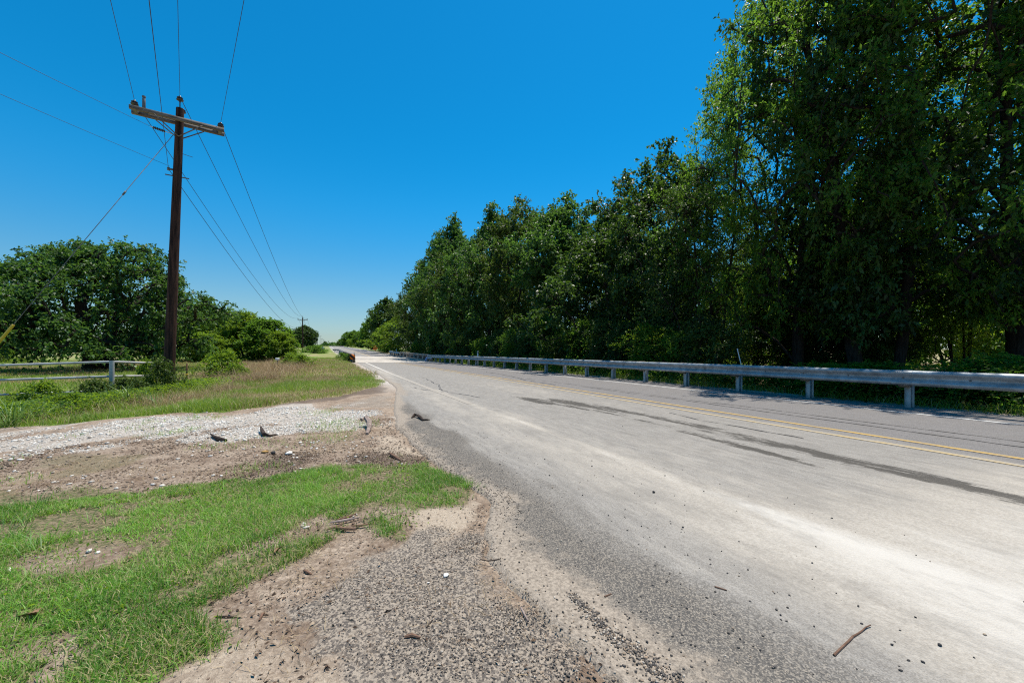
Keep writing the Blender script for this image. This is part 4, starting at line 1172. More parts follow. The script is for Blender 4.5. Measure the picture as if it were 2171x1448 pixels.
# left side trees
x, y = UZ(208, 31.5); tree('wide', 'broad_tree', 'broad spreading tree behind the pipe fence, left of the utility pole', 'tree', x, y, 1.0, 0.92, 0.6)
LG = 'thicket left of the road'
for key, u, Z, h, wd, lf, lb in [
   ('shrub_tree', 395, 62, 1.1, 1.1, 'fresh', 'green tree just right of the big pole, behind the meadow'),
   ('shrub_tree', 345, 66, 1.05, 1.1, 'mid', 'green tree hidden behind the big pole'),
   ('shrub_tree', 462, 54, 1.02, 1.05, 'fresh', 'rounded thicket tree with a high top, right of the gap in the treeline'),
   ('shrub_tree', 520, 52, 0.92, 0.95, 'fresh', 'middle tree of the thicket left of the road'),
   ('mid_c', 500, 62, 0.58, 0.75, 'fresh', 'upright light tree rising behind the middle of the thicket'),
   ('shrub_tree', 568, 50, 0.80, 0.95, 'mid', 'dark shrubby tree with feathery shoots at the right of the thicket'),
   ('shrub_tree', 594, 48, 0.55, 0.6, 'fresh', 'low shrub sloping down at the right end of the thicket'),
   ('shrub_tree', 430, 46, 0.5, 0.8, 'fresh', 'low bush at the left foot of the thicket'),
   ('far_round', 642, 185, .78, .92, 'deep', 'round dark tree in the field behind the second pole'),
   ('far_round', 618, 200, .62, .8, 'deep', 'dark tree left of the round field tree'),
   ('far_round', 658, 190, .72, .50, 'deep', 'dark tree right of the round field tree, behind the third pole'),
   ('far_round', 689, 560, .85, .5, 'deep', 'tiny far tree beside the last poles'),
   ('far_round', 30, 95, .6, .8, 'blue', 'bluish dark tree at the left edge behind the broad tree'),
   ('far_round', 85, 130, .55, .9, 'blue', 'bluish low tree left, seen under the broad tree'),
   ('far_round', -40, 85, .6, .9, 'blue', 'dark tree cut off by the left edge'),
   ('far_round', 150, 150, .5, 1.0, 'deep', 'low far tree seen under the middle of the broad tree'),
   ('far_round', 290, 140, .55, 1.0, 'mid', 'low far tree seen under the right part of the broad tree')]:
    x, y = UZ(u, Z); tree(key, 'far_tree' if key == 'far_round' else 'thicket_tree', lb, 'tree', x, y, h, wd, u * .23, LG if key != 'far_round' else 'far trees left of the road', lf)
# far wood that reads as one mass along the horizon
rng = np.random.default_rng(4)
FB = []; 
for u0, u1, Zr, n_, hh in ((692, 735, 700, 26, 11), (690, 712, 560, 10, 7), (-500, 640, 420, 150, 12)):
    for _ in range(n_):
        u = rng.uniform(u0, u1); Z = Zr * rng.uniform(.85, 1.15); x, y = UZ(u, Z)
        zb = float(gz(x, y)); R_ = rng.uniform(5, 9); H_ = hh * rng.uniform(.7, 1.1)
        k = 120; th = rng.random(k) * 6.28; ph_ = rng.random(k); rr = R_ * np.sqrt(1 - ph_ ** 2) * (0.8 + .3 * rng.random(k))
        FB.append(np.stack([x + rr * np.cos(th), y + rr * np.sin(th), zb + H_ * ph_ * (0.85 + .3 * rng.random(k))], 1))
FB = np.concatenate(FB); n_ = len(FB)
D_ = rng.normal(0, 1, (n_, 3)); D_ /= np.linalg.norm(D_, axis=1)[:, None]
me = leaves_mesh('far_woods', FB, D_, np.full(n_, 2.6), np.full(n_, 2.2), rng.random(n_) * .8, rng)
tag(link('far_woods', me, LF['blue']), 'far off woods along the horizon', 'woods', kind='stuff')

# shrubs and brambles on the left verge
for u, v, Z, h, wd, lf, lb in [
   (475, 800, 19.5, 1.05, 1.05, 'fresh', 'green vine covered bush between the pole and the thicket'),
   (500, 806, 19.0, .55, .7, 'fresh', 'small low bush at the right foot of the vine covered bush'),
   (345, 830, 11.7, .82, .55, 'olive', 'olive bush growing at the foot of the big utility pole'),
   (312, 812, 11.9, .80, .45, 'fresh', 'climbing vine on the far corner post of the pipe fence'),
   (85, 850, 9.4, .55, .62, 'fresh', 'bramble bush on the lower pipe rail at left'),
   (140, 868, 8.8, .34, .55, 'fresh', 'low leafy weed below the bottom pipe rail'),
   (205, 850, 10.2, .5, .6, 'olive', 'brownish bramble left of the fence corner post'),
   (270, 850, 10.8, .5, .7, 'olive', 'low dry bramble right of the fence corner post'),
   (640, 775, 30.0, .75, 1.1, 'fresh', 'bright green weed patch beside the white utility box'),
   (616, 770, 34.0, .85, 1.0, 'fresh', 'leafy bush behind the white utility box'),
   (672, 752, 84.0, 1.3, 1.9, 'mid', 'bush at the foot of the second utility pole'),
   (676, 748, 100.0, 1.2, 1.8, 'mid', 'bush just left of the blue grey sign'),
   (655, 752, 90.0, 1.1, 1.7, 'mid', 'bush left of the second utility pole foot'),
   (16, 765, 42.0, 1.2, 2.2, 'fresh', 'yellow green bush in the field at the far left'),
   (735, 764, 47.0, .62, .8, 'mid', 'vine heap hanging over the left bridge wall end'),
   (742, 766, 45.6, .62, .5, 'deep', 'dark brush against the end of the left bridge wall'),
   (724, 759, 56.0, .6, .9, 'mid', 'vines on the middle of the left bridge wall')]:
    x, y = UZ(u, Z); tree('bramble', 'bush', lb, 'bush', x, y, h, wd, u * .9, None, lf)

# ------------------------------------------------------------------ grass
GM = leaf_mat('grass_blades', (0.068, 0.190, 0.020), (0.25, 0.46, 0.075), (0.30, 0.55, 0.05), 0.35, 0.5, 0.3, dead=(0.46, 0.38, 0.20))
FM = leaf_mat('verge_grass', (0.095, 0.185, 0.018), (0.22, 0.33, 0.040), (0.32, 0.46, 0.04), 0.35, 0.5, 0.3, dead=(0.46, 0.37, 0.20))
DM = leaf_mat('dry_grass', (0.20, 0.125, 0.07), (0.47, 0.36, 0.21), (0.25, 0.20, 0.10), 0.2, 0.7, 0.2)
TM = leaf_mat('reed_blades', (0.11, 0.21, 0.05), (0.22, 0.36, 0.12), (0.20, 0.32, 0.07), 0.3, 0.45, 0.4)
def blades(name, x, y, L, W, lean, tone, rng, m, label, cat='grass', parent=None, z=None, az=None, kind='stuff'):
    n = len(x)
    if z is None: z = gz(x, y) - 0.004
    a = rng.random(n) * 2 * math.pi if az is None else az
    d = np.stack([np.cos(a), np.sin(a)], 1); s = np.stack([-d[:, 1], d[:, 0]], 1)
    tw = rng.normal(0, 0.5, n); s = s * np.cos(tw)[:, None] + d * np.sin(tw)[:, None]
    V = np.empty((n, 5, 3))
    hl = L * np.sqrt(np.clip(1 - (lean * 0.6) ** 2, 0.05, 1))
    for k, (f, wf) in enumerate(((0, 1.0), (0.55, 0.8), (1.0, 0.0))):
        cx = x + d[:, 0] * L * lean * f ** 2 ; cy = y + d[:, 1] * L * lean * f ** 2; cz = z + hl * (f - 0.25 * lean * f ** 2)
        if k < 2:
            V[:, 2 * k] = np.stack([cx + s[:, 0] * W * wf / 2, cy + s[:, 1] * W * wf / 2, cz], 1)
            V[:, 2 * k + 1] = np.stack([cx - s[:, 0] * W * wf / 2, cy - s[:, 1] * W * wf / 2, cz], 1)
        else:
            V[:, 4] = np.stack([cx, cy, cz], 1)
    b = (np.arange(n) * 5)[:, None]
    q = np.concatenate([b, b + 1, b + 3, b + 2], 1); t3 = np.concatenate([b + 2, b + 3, b + 4], 1)
    me = mesh_np(name, V.reshape(-1, 3), [q, t3], {'tone': ('FACE', np.concatenate([tone, tone]))})
    o = link(name, me, m, parent)
    if parent is None: tag(o, label, cat, kind=kind)
    return o
def scatter(n, x0, x1, y0, y1, maskf, rng, power=1.0):
    x = rng.uniform(x0, x1, n); y = rng.uniform(y0, y1, n)
    k = rng.random(n) < maskf(x, y) ** power
    return x[k], y[k]
rng = np.random.default_rng(12)
# foreground turf: clumped
def clump(x, y): return np.clip(m_grass(x, y) * (0.74 + 1.6 * fbm(x * 1.9 + 3, y * 1.9, 4) + 0.9 * fbm(x * 9, y * 9, 2)), 0, 1)
x, y = scatter(640000, -4.6, 1.4, 0.2, 4.4, clump, rng)
n = len(x); hn = 1 + 0.9 * fbm(x * 1.6 + 9, y * 1.6, 3)
left = ss(-1.2, -2.2, x)
L = rng.uniform(0.018, 0.062, n) * np.clip(hn, 0.45, 1.8) * (1 + 0.5 * left); W = rng.uniform(0.0018, 0.0052, n)
tone = np.clip(rng.normal(0.45, 0.22, n) + 0.9 * fbm(x * 1.4, y * 1.4 + 4, 4), 0, 0.9); tone = np.where(rng.random(n) < 0.16 + 0.6 * np.clip(fbm(x * 2, y * 2 + 8, 3), 0, 1), 1.0, tone)
blades('grass', x, y, L, W, rng.uniform(0.2, 1.3, n), tone, rng, GM, 'short green turf in the left foreground')
x, y = scatter(9000, -4.6, 1.2, 0.2, 4.2, lambda x, y: m_grass(x, y) * np.clip(.25 + 2.2 * fbm(x * 2.7 + 40, y * 2.7, 4), 0, 1), rng)
n = len(x)
blades('grass', x, y, rng.uniform(.05, .115, n), rng.uniform(.003, .0065, n), rng.uniform(.3, 1.2, n), np.where(rng.random(n) < .2, 1.0, rng.uniform(.3, .9, n)), rng, GM, 'coarser longer tufts in the left turf')
x, y = scatter(2600, -4.6, 1.2, 0.3, 4.2, lambda x, y: m_grass(x, y) * np.clip(.15 + 2.4 * fbm(x * 3.1 + 60, y * 3.1, 3), 0, 1), rng)
BROADX, BROADY = x, y
# straw between the turf
x, y = scatter(130000, -6, 1.4, 0.2, 6.5, lambda x, y: np.clip(0.16 + 1.4 * fbm(x * 1.1 + 2, y * 1.1, 4), 0, 1) * ss(0.1, -0.15, x - road_edge(y)) * (1 - 0.85 * m_mill(x, y)) * (1 - 0.8 * m_sand(x, y)) * (1 - 0.7 * m_white(x, y)), rng)
n = len(x)
blades('dry_grass', x, y, rng.uniform(0.02, 0.07, n), rng.uniform(0.0015, 0.0035, n), rng.uniform(0.9, 1.5, n), rng.random(n), rng, DM, 'dead straw lying on the bare dirt and turf')
# sparse weeds on the drive and dirt
x, y = scatter(60000, -9, 0.8, 3.2, 9.2, lambda x, y: np.clip(1.8 * fbm(x * 1.5 + 12, y * 1.5, 4) - 0.28, 0, 1) * ss(0.0, -0.4, x - road_edge(y)), rng)
n = len(x); tone = np.clip(rng.normal(0.55, 0.2, n), 0, 0.9); tone = np.where(rng.random(n) < 0.4, 1.0, tone)
blades('sparse_grass', x, y, rng.uniform(0.03, 0.09, n), rng.uniform(0.003, 0.006, n), rng.uniform(0.2, 1.2, n), tone, rng, GM, 'sparse grass tufts on the dirt and gravel drive')
# verge and meadow beyond the drive
def fd(x, y): return m_field(x, y) * np.clip(0.75 + 0.9 * fbm(x * 0.6, y * 0.6 + 3, 4), 0.05, 1) * (1 - 0.65 * m_dry(x, y))
for i, (nn_, x0, x1, y0, y1, l0, l1, w0, lb) in enumerate([(330000, -14, 3, 5, 20, .05, .17, .009, 'green verge grass beyond the gravel drive'), (260000, -34, 3.2, 20, 62, .08, .22, .022, 'green grass of the meadow and the verge near the bridge')]):
    x, y = scatter(nn_, x0, x1, y0, y1, fd, rng); n = len(x)
    tone = np.clip(rng.normal(0.45, 0.2, n) + 0.6 * fbm(x * 0.4, y * 0.4 + 4, 3), 0, 0.9); tone = np.where(rng.random(n) < 0.12, 1.0, tone)
    blades('verge_grass', x, y, rng.uniform(l0, l1, n) * np.clip(1 + 1.6 * fbm(x * .9, y * .9, 4), .35, 2.6), rng.uniform(w0 * .6, w0, n), rng.uniform(0.2, 1.0, n), tone, rng, FM, lb)
    x, y = scatter(nn_ * 3 // 4, x0, x1, y0, y1, lambda x, y: m_field(x, y) * np.clip(0.85 * m_dry(x, y) + 0.18, 0, 1), rng); n = len(x)
    tall = 1 + 1.3 * soft(x, y, R_DRY, .5, 1.5, .8, 2)
    blades('dry_grass', x, y, rng.uniform(l0, l1 * 1.3, n) * tall * np.clip(1 + 1.4 * fbm(x * .8 + 9, y * .8, 4), .4, 2.2), rng.uniform(w0 * .4, w0 * .7, n), rng.uniform(0.4, 1.3, n), rng.random(n), rng, DM, 'tan dry grass among the green of the %s' % ('verge' if i == 0 else 'meadow'))
# weeds along the fence line
fx0, fy0 = UZ(-60, 7.6); fx1, fy1 = UZ(420, 13.5)
n = 26000; tq = rng.random(n); x = fx0 + (fx1 - fx0) * tq + rng.normal(0, .55, n); y = fy0 + (fy1 - fy0) * tq + rng.normal(0, .55, n) 
k = (m_field(x, y) > 0.5) & (fbm(x * 1.1, y * 1.1, 3) > -0.18); x, y = x[k], y[k]; n = len(x)
tone = np.clip(rng.normal(0.5, 0.2, n), 0, .9); tone = np.where(rng.random(n) < .35, 1.0, tone)
blades('weeds', x, y, rng.uniform(.12, .42, n), rng.uniform(.006, .013, n), rng.uniform(.3, 1.1, n), tone, rng, FM, 'tangled weeds along the pipe fence', 'weeds')
def broad(name, x, y, h0, h1, n_l, m, label, seed, lmin=.03, lmax=.06):
    r_ = np.random.default_rng(seed); n = len(x) * n_l; i = np.repeat(np.arange(len(x)), n_l)
    B_ = np.stack([x[i] + r_.normal(0, .06, n), y[i] + r_.normal(0, .06, n), 0 * i], 1); B_[:, 2] = gz(B_[:, 0], B_[:, 1]) + r_.uniform(h0, h1, n)
    D_ = r_.normal(0, 1, (n, 3)); D_[:, 2] *= .4; D_ /= np.linalg.norm(D_, axis=1)[:, None]
    L_ = r_.uniform(lmin, lmax, n)
    return tag(link(name, leaves_mesh(name, B_, D_, L_, L_ * .6, np.clip(r_.normal(.5, .25, n), 0, 1), r_), m), label, 'weeds', kind='stuff')
k = rng.random(len(x)) < .14
broad('weeds', x[k], y[k], .03, .38, 12, LF['fresh'], 'broad leaved weeds tangled in the fence line', 3)
broad('weeds', BROADX, BROADY, .012, .045, 9, LF['fresh'], 'small broad leaved weeds in the left turf', 6, .010, .026)
# under the guardrail
x, y = scatter(90000, 11.5, 14.2, -3, 48, lambda x, y: np.clip(.55 + fbm(x * .9, y * .9, 3), 0, 1), rng); n = len(x)
blades('weeds', x, y, rng.uniform(.08, .32, n), rng.uniform(.006, .014, n), rng.uniform(.3, 1.1, n), np.where(rng.random(n) < .25, 1., rng.random(n) * .8), rng, FM, 'weeds growing under the guardrail', 'weeds')
k = rng.random(n) < .12
broad('weeds', x[k], y[k], .02, .75, 12, LF['mid'], 'leafy ground cover below the guardrail', 4, .05, .10)
# clearing meadow and the field behind the belt
x, y = scatter(60000, 17, 60, 8, 60, lambda x, y: ss(18, 26, x) * np.clip(.6 + fbm(x * .4, y * .4, 3), 0, 1), rng); n = len(x)
blades('dry_grass', x, y, rng.uniform(.2, .5, n), rng.uniform(.02, .04, n), rng.uniform(.3, 1, n), rng.random(n), rng, DM, 'sunny dry grass of the clearing behind the trees')
# single clumps of tall reed like grass by the fence
for u, Z, nb, hh, lb in [(22, 7.6, 70, .62, 'tall broad bladed grass clump at the left edge below the fence'), (70, 8.0, 35, .42, 'arching grass clump right of the tall left clump'),
                         (190, 9.3, 30, .45, 'arching grass clump left of the fence corner post'), (243, 9.8, 46, .5, 'grass clump at the foot of the fence corner post'),
                         (287, 9.9, 22, .55, 'upright sparse grass clump right of the fence corner post'), (345, 9.6, 20, .4, 'thin bent grass clump in front of the big pole'),
                         (8, 2.62, 40, .13, 'coarse grass clump at the left edge of the turf'), (92, 2.35, 14, .16, 'dark long bladed grass clump in the left turf'), (58, 3.0, 40, .15, 'coarse pale grass tuft left in the turf')]:
    x, y = UZ(u, Z); r = thing('grass_clump', lb, 'grass clump', (x, y, float(gz(x, y))), 0, 'tall grass clumps')
    g_ = np.random.default_rng(int(u) + 5); rad = .10 if Z < 5 else .22
    bx = g_.normal(0, rad, nb) * .6; by = g_.normal(0, rad, nb) * .6
    blades('blades', bx, by, g_.uniform(.6, 1.15, nb) * hh * 1.25, np.full(nb, .006 if Z < 5 else .022) * g_.uniform(.6, 1.2, nb), g_.uniform(.25, 1.25, nb), g_.random(nb), g_, TM, lb, parent=r, z=np.zeros(nb) - .01, az=np.arctan2(by, bx) + g_.normal(0, .5, nb))

# ------------------------------------------------------------------ stones and litter
def ico():
    p = (1 + 5 ** .5) / 2
    v = np.array([(-1, p, 0), (1, p, 0), (-1, -p, 0), (1, -p, 0), (0, -1, p), (0, 1, p), (0, -1, -p), (0, 1, -p), (p, 0, -1), (p, 0, 1), (-p, 0, -1), (-p, 0, 1)], float)
    f = np.array([(0, 11, 5), (0, 5, 1), (0, 1, 7), (0, 7, 10), (0, 10, 11), (1, 5, 9), (5, 11, 4), (11, 10, 2), (10, 7, 6), (7, 1, 8), (3, 9, 4), (3, 4, 2), (3, 2, 6), (3, 6, 8), (3, 8, 9), (4, 9, 5), (2, 4, 11), (6, 2, 10), (8, 6, 7), (9, 8, 1)])
    return v / np.linalg.norm(v[0]), f
IV, IF = ico()
def stones(name, x, y, size, flat, tone, rng, m, label, zoff=None, kind='stuff', cat='gravel'):
    n = len(x)
    z = (gz(x, y) if zoff is None else zoff)
    V = IV[None] * (1 + rng.normal(0, .16, (n, 12, 1)))
    sc = np.stack([size * rng.uniform(.75, 1.3, n), size * rng.uniform(.6, 1.0, n), size * flat * rng.uniform(.7, 1.2, n)], 1) * .5
    V = V * sc[:, None, :]
    tl = rng.normal(0, .2, n); V[:, :, 2] += V[:, :, 0] * tl[:, None]
    a = rng.random(n) * 6.28; c_, s_ = np.cos(a)[:, None], np.sin(a)[:, None]
    X = V[:, :, 0] * c_ - V[:, :, 1] * s_; Y = V[:, :, 0] * s_ + V[:, :, 1] * c_
    P_ = np.stack([X + x[:, None], Y + y[:, None], V[:, :, 2] + (z + sc[:, 2] * .45)[:, None]], 2).reshape(-1, 3)
    Fi = (IF[None] + (np.arange(n) * 12)[:, None, None]).reshape(-1, 3)
    me = mesh_np(name, P_, [Fi], {'tone': ('FACE', np.repeat(tone, 20))})
    return tag(link(name, me, m), label, cat, kind=kind)
def stone_mat(name, stops, rough=.85):
    t = NT(name, rough, .25)
    r = t.n('ShaderNodeValToRGB'); r.color_ramp.interpolation = 'LINEAR'
    els = r.color_ramp.elements
    for i, (p_, c_) in enumerate(stops):
        e = els[i] if i < 2 else els.new(p_)
        e.position = p_; e.color = (*c_, 1)
    t.l(t.attr('tone'), r.inputs[0])
    t.color(t.mix(t.ramp(t.noise(60, 4, .7), .3, .7), t.mix(1.0, r.outputs[0], (.72, .7, .68), 'MULTIPLY'), r.outputs[0]))
    return t.m
SW = stone_mat('limestone', [(0, (.42, .36, .29)), (1, (.86, .83, .77)), (.35, (.70, .66, .59))])
SD = stone_mat('asphalt_millings', [(0, (.06, .055, .05)), (1, (.58, .52, .44)), (.42, (.135, .12, .108)), (.6, (.24, .205, .17)), (.8, (.34, .25, .17)), (.9, (.42, .36, .29))])
SP = stone_mat('dark_pebble', [(0, (.035, .035, .037)), (1, (.30, .25, .20)), (.7, (.09, .085, .085))])
x, y = scatter(64000, -13, 1.0, 4.4, 9.5, lambda x, y: np.clip(m_white(x, y) * (.65 + .9 * fbm(x * 1.3, y * 1.3, 3)), 0, 1), rng)
stones('limestone_gravel', x, y, rng.uniform(.011, .034, len(x)) * np.where(rng.random(len(x)) < .05, 2.0, 1), .45, rng.random(len(x)), rng, SW, 'white limestone gravel on the drive')
x, y = scatter(3000, -6, .9, 3.0, 6, lambda x, y: np.clip(.22 + .8 * fbm(x * 1.5 + 5, y * 1.5, 3), 0, 1) * (1 - m_grass(x, y)) * ss(0, -.2, x - road_edge(y)), rng)
stones('limestone_gravel', x, y, rng.uniform(.012, .05, len(x)), .5, rng.random(len(x)) * .8, rng, SW, 'scattered pale stones on the bare dirt')
SC = stone_mat('dirt_clods', [(0, (.16, .11, .08)), (1, (.46, .38, .30)), (.5, (.30, .225, .165))], .95)
x, y = scatter(60000, -6, 1.2, .5, 7.2, lambda x, y: np.clip(.30 + .9 * fbm(x * 2 + 3, y * 2, 4), 0, 1) * (1 - .9 * m_grass(x, y)) * (1 - .8 * m_white(x, y)) * (1 - .6 * m_mill(x, y)) * ss(0.1, -.1, x - road_edge(y)), rng)
stones('dirt_clods', x, y, .003 + .011 * rng.random(len(x)) ** 2.5 * (1 + .35 * y), .5, rng.random(len(x)), rng, SC, 'crumbs of dry soil on the bare dirt', cat='soil')
edge_in = lambda x, y: ss(0.06, -0.02, x - road_edge(y))
x, y = scatter(150000, -2.2, 1.3, .6, 2.9, lambda x, y: np.clip(m_mill(x, y) * (.32 + 1.3 * fbm(x * 2.5, y * 2.5, 4)) + .03, 0, 1) * edge_in(x, y) * (1 - m_grass(x, y)), rng)
stones('loose_gravel', x, y, (.003 + .0065 * rng.random(len(x)) ** 2.2) * (1 + .3 * ss(1.9, 1.2, y)), .75, rng.random(len(x)) * (1 - .0 * x), rng, SD, 'loose dark asphalt gravel in front')
def rd(x, y): return rz_(x, y)
x, y = scatter(44000, .7, 3.4, .6, 6.5, lambda x, y: np.clip(np.exp(-((x - road_edge(y)) / .26) ** 2) * .8 * (.6 + 1.2 * fbm(x * 4, y * 3, 3)) + .10 * ss(2.6, 1.2, x) * (.5 + fbm(x * 3, y * 3, 3)) + .004, 0, 1) * ss(-.02, .03, x - road_edge(y)), rng)
stones('loose_gravel', x, y, rng.uniform(.004, .013, len(x)), .75, rng.random(len(x)), rng, SD, 'loose gravel scattered along the road edge', rd(x, y))
# a curving trail of gravel on the asphalt
a_, b_ = [], []
TR = [G(u, v) for u, v in ((1210, 1262), (1250, 1300), (1290, 1345), (1340, 1380), (1390, 1425), (1440, 1470))]
tp_ = rng.random(900) * (len(TR) - 1); i0 = tp_.astype(int); f0 = tp_ - i0; TRa = np.array(TR)
pp = TRa[i0] * (1 - f0)[:, None] + TRa[np.minimum(i0 + 1, len(TR) - 1)] * f0[:, None] + rng.normal(0, .022, (900, 2)) * (.5 + tp_ / 5)[:, None]
stones('loose_gravel', pp[:, 0], pp[:, 1], rng.uniform(.005, .014, 900), .75, rng.random(900), rng, SD, 'trail of loose gravel on the asphalt in front', rd(pp[:, 0], pp[:, 1]))
# dark pebbles seen one by one on the dusty road
PEB = [(1992, 1372, .019), (1891, 1370, .012), (1957, 1407, .012), (1941, 1312, .010), (1827, 1325, .010), (1722, 1196, .011), (1655, 1306, .011), (1656, 1316, .009), (1456, 1293, .011), (1722, 1230, .008),
       (1726, 1330, .009), (1386, 1046, .030), (1300, 1012, .016), (1612, 1381, .010), (2065, 1398, .008), (1617, 1351, .010), (1569, 1357, .010), (1542, 1217, .009), (1642, 1260, .008), (1773, 1260, .008),
       (1372, 1365, .012), (1530, 1170, .009), (1360, 1118, .013), (1448, 1120, .014), (1422, 1112, .010), (1567, 1150, .009), (1060, 986, .02), (1165, 1010, .018), (1255, 990, .016), (1155, 975, .016),
       (1235, 1052, .014), (1290, 1095, .013), (1410, 1010, .015), (1320, 905, .02)]
def one_stone(name, u, v, size, flat, m, label, cat, group=None, seed=1, tone=.2, road=True, zadd=0):
    g_ = np.random.default_rng(seed); x, y = G(u, v)
    V = IV * (1 + g_.normal(0, .12, (12, 1))) * np.array([size * g_.uniform(.9, 1.3), size * .8, size * flat]) * .5
    # one level of smoothing by edge midpoints
    ed = {}; V = list(V); Fn = []
    def mid(a, b):
        k_ = (min(a, b), max(a, b))
        if k_ not in ed: ed[k_] = len(V); V.append((V[a] + V[b]) * .5 * 1.06)
        return ed[k_]
    for a, b, c_ in IF:
        ab, bc, ca = mid(a, b), mid(b, c_), mid(c_, a); Fn += [(a, ab, ca), (ab, b, bc), (ca, bc, c_), (ab, bc, ca)]
    me = mesh_np(name, np.array(V), [np.array(Fn)], {'tone': ('FACE', np.full(len(Fn), tone))}, True)
    o = link(name, me, m); z = float(rz_(x, y)) if road else float(gz(x, y))
    o.location = (x, y, z + size * flat * .42 + zadd); o.rotation_euler = (0, 0, g_.random() * 6)
    return tag(o, label, cat, group)
for i, (u, v, s) in enumerate(PEB):
    lb = 'largest smooth dark pebble on the road at lower right' if i == 0 else 'small dark pebble lying alone on the dusty road'
    if i == 11: lb = 'dark lump on the middle of the dusty near lane'
    one_stone('pebble', u, v, s, .62, SP, lb, 'pebble', 'dark pebbles on the road', 40 + i, float(np.random.default_rng(i).random() * .6))
one_stone('white_stone', 945, 1221, .040, .35, SW, 'white flat stone on the dark gravel in front', 'stone', None, 2, 1.0, False)
one_stone('white_stone', 908, 1236, .014, .5, SW, 'small white pebble left of the white flat stone', 'stone', None, 3, 1.0, False)
one_stone('pale_stone', 613, 964, .10, .45, SW, 'cream coloured stone on the brown dirt beside the drive', 'stone', None, 4, .8, False)
TAN = simple('ochre_stone', (.42, .25, .09), .85, .2)
one_stone('ochre_stone', 561, 960, .085, .4, TAN, 'ochre coloured stone on the brown dirt', 'stone', None, 5, .8, False)
one_stone('black_stone', 579, 963, .06, .7, SP, 'black stone beside the ochre stone', 'stone', None, 6, .1, False)
# sticks, bark and leaves
M_STICK = simple('dead_wood', (.16, .095, .065), .9, .15, .35, 20, bump=.6)
M_STICKD = simple('rotten_black_wood', (.055, .04, .032), .9, .15, .4, 15, bump=.6)
M_STICKG = simple('grey_driftwood', (.27, .21, .18), .9, .15, .35, 15, bump=.6)
M_DLEAF = simple('dead_leaf_brown', (.22, .135, .08), .85, .15, .4, 30)
def stick(name, pts, radii, m, label, road=False, lift=None, sides=7, cat='stick'):
    W = []
    for i, p_ in enumerate(pts):
        u, v = p_[:2]; h = p_[2] if len(p_) > 2 else 0
        x, y = G(u, v); z = (float(rz_(x, y)) if road else float(gz(x, y))) + h
        W.append(Vector((x, y, z)))
    r0 = radii[0] if isinstance(radii, (list, tuple)) else radii
    rr = np.interp(np.linspace(0, 1, len(W)), np.linspace(0, 1, len(radii)), radii) if isinstance(radii, (list, tuple)) else np.full(len(W), radii)
    o0 = W[0].copy()
    mb = MB(); mb.tube([w_ - o0 + Vector((0, 0, float(rr[i]) * .8)) for i, w_ in enumerate(W)], rr, sides)
    o = mb.build(name, m, None, True); o.location = o0
    return tag(o, label, cat)
stick('twig', [(1768, 1393), (1785, 1376), (1800, 1362), (1808, 1353), (1822, 1345), (1837, 1334, .004), (1846, 1331, .006)], [.0045, .004, .0042, .003, .0022], M_STICK, 'long thin reddish twig on the road at lower right', True)
stick('twig', [(1515, 1246), (1528, 1250), (1541, 1254)], [.004, .0035], M_STICK, 'short twig on the pale road, left of the long twig', True)
stick('twig', [(1018, 1190, .004), (1035, 1192), (1048, 1190), (1062, 1188, .004)], [.003, .0035, .002], M_STICKD, 'thin dark twig at the asphalt edge', True)
stick('twig', [(1104, 1293, .008), (1113, 1306), (1120, 1318)], [.0055, .0045], M_STICKG, 'short grey twig in the dark gravel', False)
stick('bark_piece', [(858, 1352), (874, 1350, .003), (891, 1353)], [.006, .0075, .005], M_STICK, 'brown bark piece in the dark gravel in front', False)
stick('twig', [(1282, 1268), (1296, 1262)], [.004, .003], M_STICK, 'tiny brown twig on the dark asphalt', True)
stick('twig', [(905, 1330), (918, 1315, .004)], [.003, .002], M_STICKD, 'thin dark twig left in the dark gravel', False)
stick('rotten_log', [(446, 925, .03), (456, 931, .01), (466, 935), (480, 936)], [.008, .022, .03, .018], M_STICKD, 'black rotten log piece at the edge of the white gravel', False, cat='log')
stick('branch', [(553, 916, .07), (556, 921, .03), (560, 926, .01), (572, 926), (588, 922)], [.012, .024, .028, .02, .01], M_STICKD, 'dark hooked branch piece on the dirt below the gravel', False, cat='branch')
stick('branch', [(766, 905, .09), (776, 903, .10), (783, 908, .06), (783, 914, .03), (778, 922)], [.03, .04, .042, .035, .02], M_STICKG, 'grey bent root piece at the end of the white gravel', False, cat='branch')
stick('branch', [(873, 887), (879, 884, .015), (886, 886, .02), (892, 889, .01), (897, 893), (904, 892), (911, 891)], [.012, .03, .026, .024, .02, .016, .007], M_STICKD, 'dark crooked branch lying on the asphalt edge', True, cat='branch')
stick('branch', [(826, 966, .02), (838, 972), (848, 976)], [.012, .02, .008], M_STICK, 'brown branch stub in the dirt near the asphalt', False, cat='branch')
for i, (u, v, du, dv, rr, lb) in enumerate([(700, 1112, 62, -10, .010, 'pale peeled stick on the bark heap'), (705, 1122, 50, 6, .011, 'dark stick at the front of the bark heap'), (715, 1106, 40, -12, .008, 'thin stick at the back of the bark heap'),
        (690, 1128, 45, -16, .008, 'stick at the left end of the bark heap'), (745, 1118, 40, -2, .007, 'stick at the right end of the bark heap')]):
    stick('bark_stick', [(u, v, .01), (u + du * .5, v + dv * .5 + 2, .012), (u + du, v + dv, .015)], [rr * .6, rr, rr * .5], (M_STICKG, M_STICK, M_STICK, M_STICK, M_STICK)[i], lb)
stick('twig', [(440, 1268), (470, 1259, .006), (478, 1257)], [.004, .003], M_STICK, 'thin twig at the lower edge of the turf')
stick('bark_piece', [(645, 1210), (652, 1216, .004), (660, 1218)], [.006, .008, .004], M_STICK, 'curled bark flake on the dirt below the turf')
stick('twig', [(458, 1308), (480, 1309, .004), (502, 1309)], [.004, .003], M_STICKD, 'dark twig on the bare dirt left of the gravel')
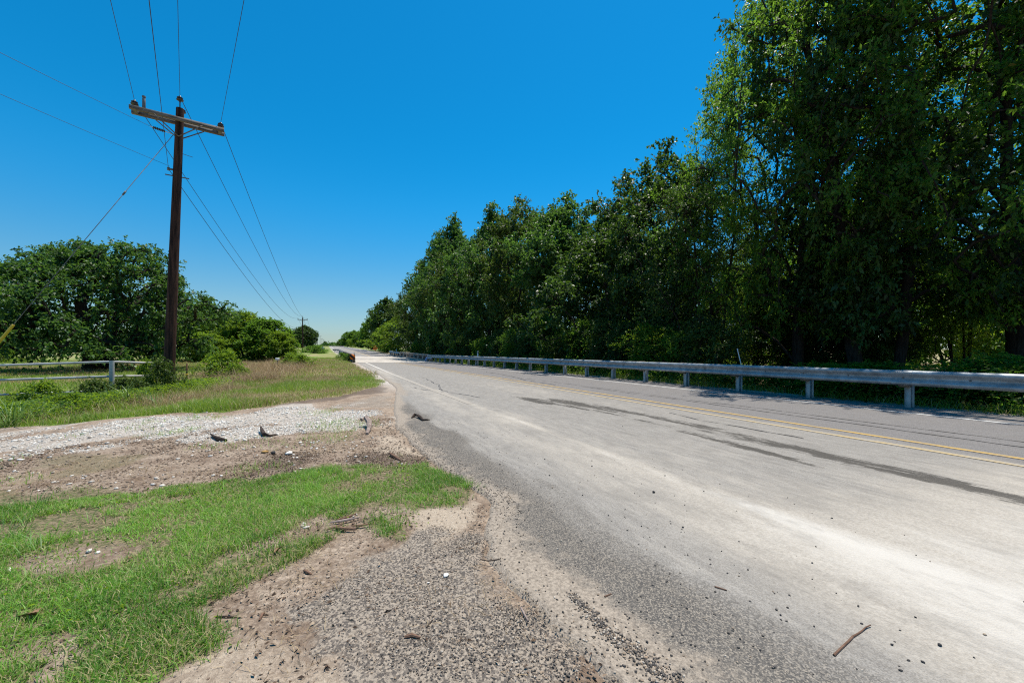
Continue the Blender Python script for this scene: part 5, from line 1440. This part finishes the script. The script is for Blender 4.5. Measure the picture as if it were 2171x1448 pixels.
stick('bark_piece', [(550, 1316), (556, 1306, .006), (561, 1300)], [.004, .006, .003], M_STICK, 'orange brown bark flake on the dirt')
def flatleaf(u, v, s, label, seed):
    g_ = np.random.default_rng(seed); x, y = G(u, v)
    n = 11; th = np.linspace(0, 2 * math.pi, n, False); rr = s * (1 + .35 * np.sin(3 * th + 1)) * g_.uniform(.8, 1.2, n)
    top = np.stack([rr * np.cos(th), rr * .6 * np.sin(th), .35 * rr * np.abs(np.sin(th)) + .012 * g_.random(n)], 1)
    V = np.concatenate([[[0, 0, .004]], top, [[0, 0, .002]], top - [0, 0, .002]])
    q = [(0, 1 + k, 1 + (k + 1) % n) for k in range(n)] + [(n + 1, n + 2 + (k + 1) % n, n + 2 + k) for k in range(n)]
    o = link('dead_leaf', mesh_np('dead_leaf', V, [np.array(q)], None, True), M_DLEAF); o.location = (x, y, float(gz(x, y)) + .015); o.rotation_euler = (.2, .1, g_.random() * 6)
    tag(o, label, 'leaf')
flatleaf(68, 1312, .036, 'curled brown dead leaf in the left turf', 1)
flatleaf(545, 1135, .03, 'pale brown dead leaf on the bare patch in the turf', 2)
flatleaf(275, 1190, .018, 'small orange dead leaf in the turf', 3)
flatleaf(590, 1172, .022, 'brown dead leaf at the lower side of the turf', 4)
# bark and leaf litter that nobody could count
x, y = scatter(200000, -7, 1.1, .5, 7.4, lambda x, y: np.clip((.22 + 1.1 * fbm(x * 1.6 + 20, y * 1.6, 4)) * (1 - .7 * m_grass(x, y)) * (1 - .75 * m_mill(x, y)) * (1 - .8 * m_sand(x, y)) * (1 - .75 * m_white(x, y)) + .8 * m_char(x, y), 0, 1) * edge_in(x, y), rng)
n = len(x); D_ = rng.normal(0, 1, (n, 3)); D_[:, 2] *= .25; D_ /= np.linalg.norm(D_, axis=1)[:, None]; L_ = rng.uniform(.008, .032, n)
LM = stone_mat('leaf_litter', [(0, (.045, .03, .022)), (1, (.42, .33, .24)), (.5, (.14, .09, .06))])
me = leaves_mesh('leaf_litter', np.stack([x, y, gz(x, y) + .006], 1), D_, L_, L_ * rng.uniform(.15, .5, n), rng.random(n), rng)
tag(link('leaf_litter', me, LM), 'brown bark chips and leaf litter on the bare dirt', 'litter', kind='stuff')
